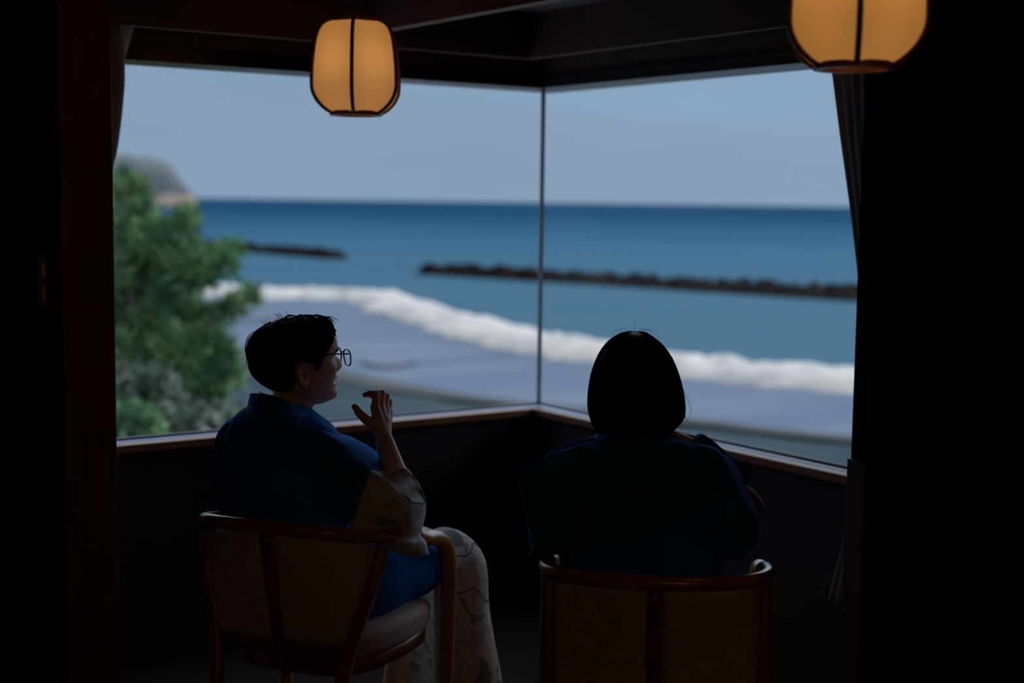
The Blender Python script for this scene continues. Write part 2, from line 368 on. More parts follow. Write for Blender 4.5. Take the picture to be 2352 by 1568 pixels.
# curtain boxes (valances) under the ceiling
st('trim_4', (1.05, YW - 0.218, 2.017), (XW - 0.2, YW - 0.2, ZC), M['beamx'], bevel=0.002)
st('trim_5', (XW - 0.218, 2.66, 2.017), (XW - 0.2, YW - 0.2, ZC), M['beamy'], bevel=0.002)
# ceiling beam
st('trim_6', (2.375, 2.0, 2.055), (2.42, YW - 0.218, ZC), M['beamy'], bevel=0.002)
st('trim_7', (1.2, 2.0, 2.055), (1.245, YW - 0.218, ZC), M['beamy'], bevel=0.002)

# windows: track, wooden sill, gasket, head frame, pane, corner bead
def window(name, side):
    g = 0.04
    if side == 'L':
        w = tag(MB().box((1.05, YW + g - .004, ZS + .004), (XW + g, YW + g + .004, ZT)).build(name, M['glass'], smooth=False), kind='structure')
        bx = lambda n, y0, y1, z0, z1, mt, x0=1.05, x1=XW, bv=.001: MB().box((x0, y0, z0), (x1, y1, z1)).build(n, mt, w, smooth=False, bevel=bv)
        bx('track', YW, YW + g - .006, ZS - .03, ZS, M['alu'], x1=XW + g)
        bx('gasket', YW + g - .010, YW + g + .008, ZS - .03, ZS + .008, M['gasket'], x1=XW + g)
        bx('outer_track', YW + g + .008, YW + .16, ZS - .06, ZS - .03, M['alu'], x1=XW + .16)
        bx('sill', YW - .05, YW, ZS - .030, ZS - .002, M['sillx_lit'], x1=XW - .05, bv=.003)
        bx('head_frame', YW - .02, YW + .16, ZT - .002, ZT + .05, M['headmetal'], x1=XW + .16)
        bx('head_lip', YW - .026, YW - .02, ZT + .028, ZT + .05, M['headmetal'], x1=XW - .02)
    else:
        w = tag(MB().box((XW + g - .004, 2.66, ZS + .004), (XW + g + .004, YW + g - .004, ZT)).build(name, M['glass'], smooth=False), kind='structure')
        bx = lambda n, x0, x1, z0, z1, mt, y0=2.66, y1=YW, bv=.001: MB().box((x0, y0, z0), (x1, y1, z1)).build(n, mt, w, smooth=False, bevel=bv)
        bx('track', XW, XW + g - .006, ZS - .03, ZS, M['alu'])
        bx('gasket', XW + g - .010, XW + g + .008, ZS - .03, ZS + .008, M['gasket'], y1=YW + g)
        bx('outer_track', XW + g + .008, XW + .16, ZS - .06, ZS - .03, M['alu'], y1=YW + g)
        bx('sill', XW - .05, XW, ZS - .030, ZS - .002, M['silly_shaded'], y1=YW - .0, bv=.003)
        bx('head_frame', XW - .02, XW + .16, ZT - .002, ZT + .05, M['headmetal'], y1=YW - .02)
        bx('head_lip', XW - .026, XW - .02, ZT + .028, ZT + .05, M['headmetal'], y1=YW - .026)
        MB().box((XW + g - .007, YW + g - .007, ZS), (XW + g + .007, YW + g + .007, ZT)).build('corner_bead', M['bead'], w, smooth=False, bevel=.002)
    return w
window('window_1', 'L'); window('window_2', 'R')

# light switch on the stub wall left of the post
sw = empty('light_switch', (0.962, 3.16, 1.25), 'small two-button light switch plate on the dark wall left of the post', 'light switch')
MB().box((.954, 3.124, 1.249), (.962, 3.196, 1.373)).build('plate', M['plate'], sw, smooth=False, bevel=.003)
for z in (1.272, 1.322):
    MB().box((.950, 3.144, z), (.955, 3.176, z + .032)).build('button', M['button'], sw, smooth=False, bevel=.002)

# ------------------------------------------------------------------ lanterns
LPROF = [(.277, .060), (.270, .081), (.262, .103), (.246, .120), (.2146, .132), (.156, .141), (.111, .144), (.0774, .144), (.055, .138), (.0327, .123), (.0144, .101), (.002, .076)]
def lantern(name, loc, rot, label, power):
    r = empty(name, loc, label, 'pendant lamp', 'pair of hanging paper lanterns')
    O = Vector(loc)
    prof = crom([Vector((a[1], 0, a[0])) for a in LPROF], 4)
    def pt(rad, z, ang): return O + Vector((rad * math.cos(ang), rad * math.sin(ang), z))
    rows = []
    for q in prof:                       # six flat panels: hexagonal rings
        row = []
        for k in range(6):
            a0, a1 = rot + k * PI / 3, rot + (k + 1) * PI / 3
            A, B = pt(q.x * .955, q.z, a0), pt(q.x * .955, q.z, a1)
            row += [A.lerp(B, s / 6) for s in range(6)]
        rows.append(row)
    for k in range(6):
        n = len(rows[0])
        part = [[row[(k * 6 + s) % n] for s in range(7)] for row in rows]
        MB().grid(part, closed=False).build('paper_panel', M['paper'], r)
    for k in range(6):
        a = rot + k * PI / 3
        pts = [pt(q.x * .985, q.z, a) for q in prof]
        MB().tube(pts, .0058, 8).build('rib', M['lamp_wood'], r)
    def ring(n, z, ro, ri, h):
        b = MB(); N = 36; rr = []
        for (rad, zz) in ((ri, z), (ro, z), (ro, z + h), (ri, z + h), (ri, z)):
            rr.append([pt(rad, zz, 2 * PI * k / N) for k in range(N)])
        b.grid(rr, caps=False); return b.build(n, M['lamp_wood'], r, smooth=False)
    ring('bottom_ring', -.004, .078, .060, .013)
    ring('top_ring', .268, .078, .050, .013)
    MB().tube([pt(.05, .274, 0), pt(-.05, .274, 0)], .004, 6).build('cross_bar', M['lamp_wood'], r)
    MB().tube([pt(0, .20, 0), pt(0, .235, 0), pt(0, .277, 0)], [.018, .018, .012], 12).build('lamp_holder', M['lamp_wood'], r)
    MB().tube([pt(0, .277, 0), pt(0, ZC - O.z, 0)], .0045, 8).build('cord', M['cord'], r)
    MB().tube([pt(0, ZC - O.z - .02, 0), pt(0, ZC - O.z, 0)], [.028, .035], 16).build('ceiling_rose', M['lamp_wood'], r)
    ld = bpy.data.lights.new('bulb', 'POINT'); ld.energy = power; ld.color = (1.0, 0.47, 0.125); ld.shadow_soft_size = 0.035
    lo = bpy.data.objects.new('bulb', ld); COL.objects.link(lo); lo.parent = r; lo.location = (0, 0, .15)
    return r
def lrot(x, y, off):     # one rib turned towards the camera side, off by a few degrees
    p = V(x, y, 0); return math.atan2(-p.y, -p.x) + off
LPOW = 0.46
lp = V(-.525 * .9, 4.27, 1.751); lantern('pendant_lantern', lp, lrot(-.4725, 4.27, -math.radians(5)), 'small-looking paper lantern hanging before the left window, whole in view with its cord', LPOW)
rp_ = V(.706 * .9, 2.70, 1.757); lantern('pendant_lantern', rp_, lrot(.6354, 2.70, math.radians(2)), 'large-looking paper lantern at the top right, its upper half cut off by the frame', LPOW)

# added round lamp, unseen behind the camera, as warm fill for the chair backs
cl_ = empty('added_fill_lamp', (-0.35, -1.9, ZC - .08), 'added round lamp for warm fill, unseen behind the viewpoint', 'added fill lamp')
def disc(z0, z1, r0, r1): return [[Vector((-0.35 + r * math.cos(a), -1.9 + r * math.sin(a), z)) for a in np.linspace(0, 2 * PI, 32, endpoint=False)] for z, r in ((z0, r0), (z1, r1))]
MB().grid(disc(ZC - .02, ZC, .16, .17)).build('base', M['lamp_wood'], cl_)
MB().grid(disc(ZC - .08, ZC - .02, .11, .15), capend=False).build('shade', M['paper'], cl_)
ld = bpy.data.lights.new('added_fill_bulb', 'POINT'); ld.energy = 125; ld.color = (1.0, .54, .16); ld.shadow_soft_size = .05
lo = bpy.data.objects.new('added_fill_bulb', ld); COL.objects.link(lo); lo.parent = cl_; lo.location = (0, 0, .035)

# ------------------------------------------------------------------ curtains
def curtain(name, label, edge, depth, along, n, mat, fixed, zs, folds, amp, hem=0.0):
    # edge(z): free edge, fixed: gathered edge; along 'X' or 'Y'
    rows = []
    for z in zs:
        e1 = edge(z); row = []
        for k in range(n):
            s = k / (n - 1); c = fixed + (e1 - fixed) * s
            a = amp * (0.6 + 0.4 * math.sin(3.1 * z)) * math.sin(2 * PI * folds * s + 0.6 * math.sin(2.3 * z))
            zz = z + hem * (1 - s) * (1 if z == zs[-1] else max(0, 1 - (z - zs[-1]) / .3))
            row.append((c, depth + a, zz) if along == 'X' else (depth + a, c, zz))
        rows.append(row)
    o = MB().grid(rows, closed=False).build(name, mat, solid=.0015)
    return tag(o, label, 'curtain')
zs = list(np.linspace(2.06, 0.10, 60))
ip = lambda xs, ys: (lambda z: float(np.interp(z, xs, ys)))
curtain('curtain', 'dark curtain gathered behind the left wooden post', ip([.1, .5, .95, 1.2, 1.45, 1.64, 1.75, 1.85, 1.95, 2.06], [1.50, 1.46, 1.40, 1.44, 1.50, 1.557, 1.573, 1.583, 1.583, 1.575]), YW - .13, 'X', 90, M['curtain'], 1.08, zs, 7, .020)
curtain('sheer_curtain', 'thin grey see-through curtain showing at the top left window corner', ip([.1, .95, 1.4, 1.7, 1.853, 1.93, 2.06], [1.45, 1.36, 1.42, 1.52, 1.580, 1.606, 1.645]), YW - .07, 'X', 70, M['sheer'], 1.08, zs, 9, .010)
zs2 = list(np.linspace(2.06, 0.345, 60))
curtain('curtain', 'dark curtain tied back beside the right window with its hem flaring out', ip([.345, .53, .8, 1.0, 1.318, 1.5, 1.7, 1.886, 2.06], [2.822, 2.772, 2.73, 2.72, 2.763, 2.80, 2.845, 2.883, 2.90]), 3.15, 'Y', 90, M['curtain'], 2.668, zs2, 6, .016, hem=-.045)

# ------------------------------------------------------------------ outdoors
def ogrid(name, pts_rows, mat, smooth=True): return MB().grid(pts_rows, closed=False).build(name, mat, smooth=smooth)
SH = [(-140, 210), (-60, 138), (-19, 94.4), (-9.25, 80), (-1.6, 70.7), (8.5, 64.1), (14.4, 59.9), (40, 46), (90, 25)]       # water's edge
FO = [(-60, 152), (-42, 147), (-25.9, 143.7), (-14.2, 141.5), (-8.8, 125.8), (-2.5, 107.8), (1.8, 97.1), (6.3, 90.8), (11, 83.7), (18.9, 78.1), (34, 68), (70, 50)]   # breaker line
shp = crom([Vector((a, b, 0)) for a, b in SH], 14)
fop = crom([Vector((a, b, 0)) for a, b in FO], 16)
# deep water
m, t, b = nodes('sea_water'); M['sea'] = m
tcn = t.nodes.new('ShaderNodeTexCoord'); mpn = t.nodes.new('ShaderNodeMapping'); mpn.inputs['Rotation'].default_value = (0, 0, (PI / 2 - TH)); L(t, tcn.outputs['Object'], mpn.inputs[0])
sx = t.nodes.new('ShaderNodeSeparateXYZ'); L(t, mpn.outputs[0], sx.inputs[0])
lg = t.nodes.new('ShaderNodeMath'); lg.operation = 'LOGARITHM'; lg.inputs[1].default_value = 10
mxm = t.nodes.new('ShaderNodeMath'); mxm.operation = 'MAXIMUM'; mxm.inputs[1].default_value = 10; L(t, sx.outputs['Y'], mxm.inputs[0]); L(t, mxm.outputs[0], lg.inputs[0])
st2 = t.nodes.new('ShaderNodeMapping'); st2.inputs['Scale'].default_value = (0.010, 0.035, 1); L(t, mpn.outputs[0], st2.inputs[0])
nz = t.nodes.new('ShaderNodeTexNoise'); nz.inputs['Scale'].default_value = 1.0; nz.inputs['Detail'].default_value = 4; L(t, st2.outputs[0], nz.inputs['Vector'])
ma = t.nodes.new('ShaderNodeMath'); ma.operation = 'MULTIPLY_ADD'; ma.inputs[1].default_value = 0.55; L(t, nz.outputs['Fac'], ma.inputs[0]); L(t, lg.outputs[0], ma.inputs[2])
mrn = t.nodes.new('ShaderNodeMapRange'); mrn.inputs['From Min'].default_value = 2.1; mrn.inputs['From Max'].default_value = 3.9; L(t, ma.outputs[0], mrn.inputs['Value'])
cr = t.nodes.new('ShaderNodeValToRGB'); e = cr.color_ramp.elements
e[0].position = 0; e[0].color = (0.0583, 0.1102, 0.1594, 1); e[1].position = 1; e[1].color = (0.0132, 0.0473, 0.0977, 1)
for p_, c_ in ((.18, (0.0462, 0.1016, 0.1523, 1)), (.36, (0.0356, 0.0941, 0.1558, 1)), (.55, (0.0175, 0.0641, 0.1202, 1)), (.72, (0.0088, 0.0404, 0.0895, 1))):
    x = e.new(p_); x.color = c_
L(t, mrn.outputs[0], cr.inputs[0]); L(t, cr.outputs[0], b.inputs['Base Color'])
b.inputs['Roughness'].default_value = 0.6; b.inputs['Specular IOR Level'].default_value = 0.0
wvn = t.nodes.new('ShaderNodeTexNoise'); wvn.inputs['Scale'].default_value = 0.25; wvn.inputs['Detail'].default_value = 5; L(t, mpn.outputs[0], wvn.inputs['Vector'])
bp = t.nodes.new('ShaderNodeBump'); bp.inputs['Strength'].default_value = 0.5; bp.inputs['Distance'].default_value = 0.5; L(t, wvn.outputs['Fac'], bp.inputs['Height']); L(t, bp.outputs[0], b.inputs['Normal'])
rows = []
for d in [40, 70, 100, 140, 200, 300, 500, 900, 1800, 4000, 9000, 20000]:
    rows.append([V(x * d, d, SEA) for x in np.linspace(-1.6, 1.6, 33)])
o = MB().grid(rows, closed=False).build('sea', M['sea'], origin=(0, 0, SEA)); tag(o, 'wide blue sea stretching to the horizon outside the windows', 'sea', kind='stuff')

def mixmat(name, stops, scale, stretch=(1, 1, 1), rough=0.7, spec=0.2, bump=0.0, bscale=None, detail=4):
    m, t, b = nodes(name)
    tcn = t.nodes.new('ShaderNodeTexCoord'); mpn = t.nodes.new('ShaderNodeMapping'); mpn.inputs['Scale'].default_value = stretch
    nz = t.nodes.new('ShaderNodeTexNoise'); nz.inputs['Scale'].default_value = scale; nz.inputs['Detail'].default_value = detail
    L(t, tcn.outputs['Object'], mpn.inputs[0]); L(t, mpn.outputs[0], nz.inputs['Vector'])
    cr = t.nodes.new('ShaderNodeValToRGB'); e = cr.color_ramp.elements
    e[0].position, e[0].color = stops[0][0], stops[0][1] + (1,); e[1].position, e[1].color = stops[-1][0], stops[-1][1] + (1,)
    for p_, c_ in stops[1:-1]: x = e.new(p_); x.color = c_ + (1,)
    L(t, nz.outputs['Fac'], cr.inputs[0]); L(t, cr.outputs[0], b.inputs['Base Color'])
    b.inputs['Roughness'].default_value = rough; b.inputs['Specular IOR Level'].default_value = 0.0
    if bump:
        bp = t.nodes.new('ShaderNodeBump'); bp.inputs['Strength'].default_value = bump; bp.inputs['Distance'].default_value = 0.2
        L(t, nz.outputs['Fac'], bp.inputs['Height']); L(t, bp.outputs[0], b.inputs['Normal'])
    return m
M['wash'] = mixmat('foam_streaked_shallows', [(.3, (0.082, 0.119, 0.175)), (.5, (0.103, 0.133, 0.190)), (.7, (0.132, 0.159, 0.206))], .06, (1, 3, 1), 0.5, 0.15)
M['foam'] = mixmat('white_breaker_foam', [(.25, (0.299, 0.294, 0.307)), (.45, (0.414, 0.393, 0.394)), (.7, (0.471, 0.441, 0.432))], .35, (1, 1, 1), 0.9, 0.1, 0.3)
M['lace'] = mixmat('thin_foam_lace', [(.3, (0.096, 0.124, 0.179)), (.7, (0.144, 0.169, 0.218))], .5, (1, 1, 1), 0.8, 0.1)
M['sand'] = mixmat('wet_grey_sand', [(.3, (0.025, 0.042, 0.056)), (.5, (0.032, 0.050, 0.064)), (.7, (0.041, 0.061, 0.074))], .12, (1, 1, 1), 0.6, 0.2)
M['sand_edge'] = mixmat('brown_wet_sand_edge', [(.3, (0.060, 0.065, 0.068)), (.7, (0.082, 0.081, 0.078))], .15, (1, 1, 1), 0.5, 0.2)
M['dune'] = mixmat('pale_dune_sand', [(.3, (.17, .14, .11)), (.7, (.25, .205, .16))], .3, (1, 1, 1), 0.9, 0.1)

def near_y(line, xq):
    return float(np.interp(xq, [p.x for p in line], [p.y for p in line]))
# foamy shallows between breaker line and water's edge
rows = []
for k in range(12):
    s = k / 11; row = []
    for q in shp:
        y1 = q.y; y2 = near_y(fop, q.x) if q.x > -55 else q.y + 14
        row.append(V(q.x, y1 + (max(y2, y1 + 3) - y1) * s, SEA + .06 + .10 * math.sin(s * 9 + q.x * .05) * s))
    rows.append(row)
o = ogrid('shallow_water', rows, M['wash']); tag(o, 'pale foam-streaked shallow water between the breaker and the beach', 'water', kind='stuff')
# breaking wave: ridge of foam along the breaker line
rows = []; NP = len(fop)
for i, q in enumerate(fop):
    tdir = (fop[min(i+1, NP-1)] - fop[max(i-1, 0)]).normalized(); nrm = Vector((-tdir.y, tdir.x, 0))
    wd = 3.2 + 1.2 * noise.noise(Vector((i * .17, 3, 1))) + 1.0 * noise.noise(Vector((i * .7, 8, 1)))
    sh = 0.8 * noise.noise(Vector((i * .33, 1, 5)))
    row = []
    for k in range(13):
        s = k / 12 * 2 - 1
        h = (0.9 + 0.5 * noise.noise(Vector((i * .45, k * .4, 2)))) * max(0, (1 - s * s)) ** 0.8 * (1.0 if s < 0.4 else 0.9)
        p = q + nrm * (s * wd + sh)
        row.append(V(p.x, p.y, SEA + .12 + h))
    rows.append(row)
o = ogrid('breaking_wave', rows, M['foam']); tag(o, 'long white breaking wave curving along the beach', 'wave')
# lighter foam lace left behind on the shallows
for cx, cy, rx, ry in ((-7.5, 86, 1.6, 2.4), (-24, 118, 6, 3.0)):
    rr = []
    for k in range(2):
        rr.append([V(cx + rx * (1 - k * .6) * math.cos(a) * (1 + .25 * math.sin(3 * a)), cy + ry * (1 - k * .6) * math.sin(a), SEA + .22 + .03 * k) for a in np.linspace(0, 2 * PI, 24, endpoint=False)])
    o = MB().grid(rr, capstart=False).build('foam_patch', M['lace']); tag(o, 'faint foam patch on the shallows ' + ('beyond the raised hand' if rx < 2 else 'beside the pine tree'), 'foam')
# beach rising to the house
rows = []
for k in range(14):
    s = k / 13; row = []
    for q in shp:
        yn = 8.0; y = q.y + 1.5 + (yn - q.y) * s
        z = SEA - .1 + (0.16 if k else 0) + 2.6 * s ** 1.3 + .08 * noise.noise(Vector((q.x * .3, y * .3, 0)))
        row.append(V(q.x * (1 - .35 * s), y, z))
    rows.append(row)
o = ogrid('beach', rows, M['sand']); tag(o, kind='structure')
rows = []
for k in range(5):
    s = k / 4
    rows.append([V(q.x - .2 * s, q.y + 1.0 - s * (2.2 + 0.8 * noise.noise(Vector((q.x * .12, 0, 3))) + max(0, -q.x * .25)), SEA + .13 + .10 * s) for q in shp])
o = ogrid('beach_edge', rows, M['sand_edge']); tag(o, kind='structure')

# breakwaters of heaped concrete blocks
M['block'] = mixmat('dark_wet_concrete', [(.3, (0.008, 0.006, 0.006)), (.5, (0.019, 0.015, 0.014)), (.72, (0.048, 0.035, 0.027))], 1.1, (1, 1, 1), 0.9, 0.1)
def breakwater(name, a, b, label, h, n, wdt):
    A, B = Vector((a[0], a[1], 0)), Vector((b[0], b[1], 0)); dr = (B - A).normalized(); nr = Vector((-dr.y, dr.x, 0)); Ln = (B - A).length
    base = V((A.x + B.x) / 2, (A.y + B.y) / 2, SEA)
    r = empty(name, base, label, 'breakwater', 'breakwaters off the beach')
    core = MB(); rows = []
    for i in range(41):
        p = A + dr * (Ln * i / 40); hh = h * .7 * (0.3 if i in (0, 40) else 1)
        rows.append([V(*(p + nr * (wdt * c))[:2], SEA - .5 + (hh + .5) * z) for c, z in ((-1, 0), (-.7, .7), (-.2, 1), (.3, 1), (.7, .7), (1, 0))])
    core.grid(rows); core.build('core', M['block'], r, smooth=False)
    mb = MB()
    for i in range(n):
        s = random.random(); c = random.uniform(-1, 1); sz = random.uniform(.45, .75)
        p = A + dr * (Ln * (.01 + .98 * s)) + nr * (c * wdt * .9)
        z = SEA + h * (1 - abs(c) ** 1.5) * random.uniform(.6, 1.0)
        rot = Matrix.Rotation(random.uniform(0, 6), 3, 'Z') @ Matrix.Rotation(random.uniform(0, 6), 3, 'X')
        cpt = V(p.x, p.y, z)
        vs = [cpt + rot @ Vector((sx_ * sz * random.uniform(.7, 1), sy_ * sz * .6 * random.uniform(.7, 1), sz_ * sz * .5 * random.uniform(.7, 1))) for sx_ in (-1, 1) for sy_ in (-1, 1) for sz_ in (-1, 1)]
        mb.add(vs, [(0,1,3,2),(4,6,7,5),(0,4,5,1),(2,3,7,6),(0,2,6,4),(1,5,7,3)])
    mb.build('armour_blocks', M['block'], r, smooth=False, kind='stuff')
breakwater('breakwater', (-12.2, 195.5), (40.5, 148), 'long dark breakwater crossing the corner of the two windows', 1.45, 520, 2.6)
breakwater('breakwater', (-29.5, 239), (-66, 293), 'shorter far breakwater seen past the pine tree', 1.5, 320, 2.8)

# headland with a wooded top and a pale cliff foot
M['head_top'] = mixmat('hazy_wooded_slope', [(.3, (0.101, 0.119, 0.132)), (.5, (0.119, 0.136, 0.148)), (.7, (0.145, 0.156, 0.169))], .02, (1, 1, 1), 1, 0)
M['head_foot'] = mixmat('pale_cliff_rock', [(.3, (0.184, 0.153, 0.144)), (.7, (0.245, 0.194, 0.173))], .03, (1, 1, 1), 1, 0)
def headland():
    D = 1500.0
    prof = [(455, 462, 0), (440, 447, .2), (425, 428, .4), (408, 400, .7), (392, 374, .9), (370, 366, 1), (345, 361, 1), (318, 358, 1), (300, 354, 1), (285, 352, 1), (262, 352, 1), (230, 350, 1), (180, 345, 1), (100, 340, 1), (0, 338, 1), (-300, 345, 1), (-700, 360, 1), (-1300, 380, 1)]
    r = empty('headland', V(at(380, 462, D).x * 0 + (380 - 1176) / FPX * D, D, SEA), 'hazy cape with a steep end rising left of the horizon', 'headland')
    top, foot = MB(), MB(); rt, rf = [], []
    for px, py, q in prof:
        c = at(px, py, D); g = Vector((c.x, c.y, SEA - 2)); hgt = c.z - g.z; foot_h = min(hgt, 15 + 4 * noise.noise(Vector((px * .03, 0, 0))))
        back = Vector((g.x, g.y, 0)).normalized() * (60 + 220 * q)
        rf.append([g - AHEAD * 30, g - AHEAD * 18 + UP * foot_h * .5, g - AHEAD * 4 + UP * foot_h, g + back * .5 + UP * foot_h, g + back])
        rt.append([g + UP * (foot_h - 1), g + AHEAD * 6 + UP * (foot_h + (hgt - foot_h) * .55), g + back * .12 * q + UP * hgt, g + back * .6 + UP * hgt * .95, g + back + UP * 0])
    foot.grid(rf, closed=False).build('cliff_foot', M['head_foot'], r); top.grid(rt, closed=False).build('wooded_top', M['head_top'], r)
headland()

# pine tree and dune shrubs
def leafmat(name, stops, scale): return mixmat(name, stops, scale, (1, 1, 1), 0.7, 0.2)
M['needle'] = leafmat('pine_needles', [(.3, (0.070, 0.152, 0.097)), (.5, (0.113, 0.217, 0.102)), (.7, (0.188, 0.282, 0.131))], 2.2)
M['bark'] = mixmat('grey_pine_bark', [(.3, (.07, .058, .048)), (.7, (.13, .105, .088))], 6, (1, 1, 1), 0.9, 0.1)
M['silver'] = leafmat('silvery_shrub_leaves', [(.3, (0.085, 0.115, 0.092)), (.5, (0.150, 0.180, 0.157)), (.7, (0.220, 0.240, 0.221))], 1.6)
def tufts(mb, c, r, n, ln, wd, upb=.3):
    for _ in range(n):
        d = Vector(RNG.normal(size=3)); d.normalize(); p = Vector(c) + Vector((d.x * r[0], d.y * r[0], d.z * r[1])) * (random.random() ** .45) * random.uniform(.8, 1.25)
        q = (d + UP * upb + Vector(RNG.normal(size=3)) * .6).normalized(); s = q.orthogonal(); s.rotate(Matrix.Rotation(random.uniform(0, 6.3), 3, q)); s *= wd
        l = ln * random.uniform(.6, 1.2)
        mb.add([p - s, p + q * l * .5 + s * .8, p + q * l, p + q * l * .4 - s * 1.6], [(0, 1, 2), (0, 2, 3)])
TD = 17.0
tr_ = empty('pine_tree', at(300, 2400, TD), 'green pine tree leaning into view outside the left window', 'tree')
fol = MB(); br = MB()
base = at(285, 2200, TD); fork = at(330, 900, TD)
br.tube([base, at(300, 1500, TD), at(345, 1050, TD), fork], [.20, .17, .13, .11], 10, sub=4)
limbs = [[(330,900,0),(420,800,-.2),(480,745,-.4),(560,700,-.5)], [(345,950,0),(430,900,.2),(500,870,.3),(545,862,.3)], [(330,900,0),(370,760,.3),(430,640,.4),(520,590,.5)],
         [(330,900,0),(330,720,0),(345,600,.1),(415,515,.2)], [(330,900,0),(300,700,-.2),(290,520,-.2),(287,420,-.2)], [(345,1000,0),(420,960,.3),(480,930,.4)], [(330,900,0),(280,780,.3),(240,700,.4),(200,640,.4)]]
for lm in limbs:
    br.tube([at(a, b_, TD + c) for a, b_, c in lm], [.06, .035, .022, .010][:len(lm)], 7, sub=3)
br.build('branches', M['bark'], tr_)
CL = [(287,430,14,30),(284,455,18,26),(318,440,10,22),(300,490,28,22),(335,480,10,14),(265,520,26,30),(300,560,34,34),(345,545,30,30),(330,520,20,20),(375,535,14,28),(395,560,28,30),(425,520,12,28),(432,505,8,18),(420,560,24,30),
      (270,600,34,34),(320,620,40,36),(370,610,36,36),(415,610,30,30),(455,600,26,18),(505,590,20,16),(535,582,12,10),(520,612,16,12),(490,625,16,14),(285,670,38,36),(340,680,42,38),(395,670,36,34),(440,650,22,22),(462,640,18,20),
      (280,740,40,40),(335,750,44,40),(390,740,38,36),(405,700,26,22),(450,730,26,20),(500,725,30,12),(540,705,24,12),(572,690,14,14),(480,760,24,18),(280,810,40,40),(340,820,44,40),(400,800,40,36),(450,800,34,24),(490,790,26,20),(510,815,22,16),
      (290,880,44,40),(350,890,46,40),(410,870,40,34),(465,850,34,26),(500,862,26,16),(530,866,18,10),(480,890,26,22),(495,915,20,18),(300,950,46,36),(360,955,44,34),(420,930,36,30),(465,930,26,24),(240,620,40,60),(235,760,40,60),(240,900,40,60),(330,1030,60,40),(420,1010,40,30)]
for cx, cy, rx, ry in CL:
    mtr = TD / FPX
    tufts(fol, at(cx, cy, TD + random.uniform(-.5, .5)), (rx * mtr, ry * mtr), int(100 + rx * ry * .17), .22, .013, .8)
fol.build('foliage', M['needle'], tr_, smooth=False, kind='stuff')
def shrub(px, py, d, rx, ry, n, label, mat):
    c = at(px, py, d); r = empty('shrub', (c.x, c.y, c.z - ry - .3), label, 'shrub', 'dune shrubs under the left window')
    mb = MB(); tufts(mb, c, (rx, ry), n, .14, .03, .5); mb.build('leaves', mat, r, smooth=False, kind='stuff')
    b2 = MB()
    for k in range(6):
        a = k * 1.05; b2.tube([(c.x, c.y, c.z - ry - .3), (c.x + rx * .4 * math.cos(a), c.y + rx * .4 * math.sin(a), c.z + ry * .4)], [.02, .008], 5)
    b2.build('stems', M['bark'], r)
shrub(290, 990, 13.2, .28, .18, 900, 'green shrub at the bottom left corner of the left window', M['needle'])
shrub(400, 1000, 15.2, .46, .24, 1300, 'silvery shrub right of the green one along the window sill', M['silver'])
shrub(320, 915, 15.5, .42, .30, 1200, 'grey-green shrub half hidden under the pine tree', M['silver'])
shrub(490, 985, 16.0, .45, .24, 1100, 'pale shrub just left of the nearer person\'s shoulder', M['silver'])
shrub(590, 1010, 15.0, .60, .26, 1200, 'low pale shrub mostly hidden behind the person in glasses', M['silver'])
# dune under the tree and shrubs
rows = []
for k in range(10):
    d = 8 + k * 3.2
    rows.append([V(-d * .55 + s * d * .75, d, -3.3 - .10 * d - (1.2 * max(0, s - .35)) - .25 * noise.noise(Vector((s * 3, d * .2, 0)))) for s in np.linspace(0, 1, 14)])
o = ogrid('dune', rows, M['dune']); tag(o, kind='structure')

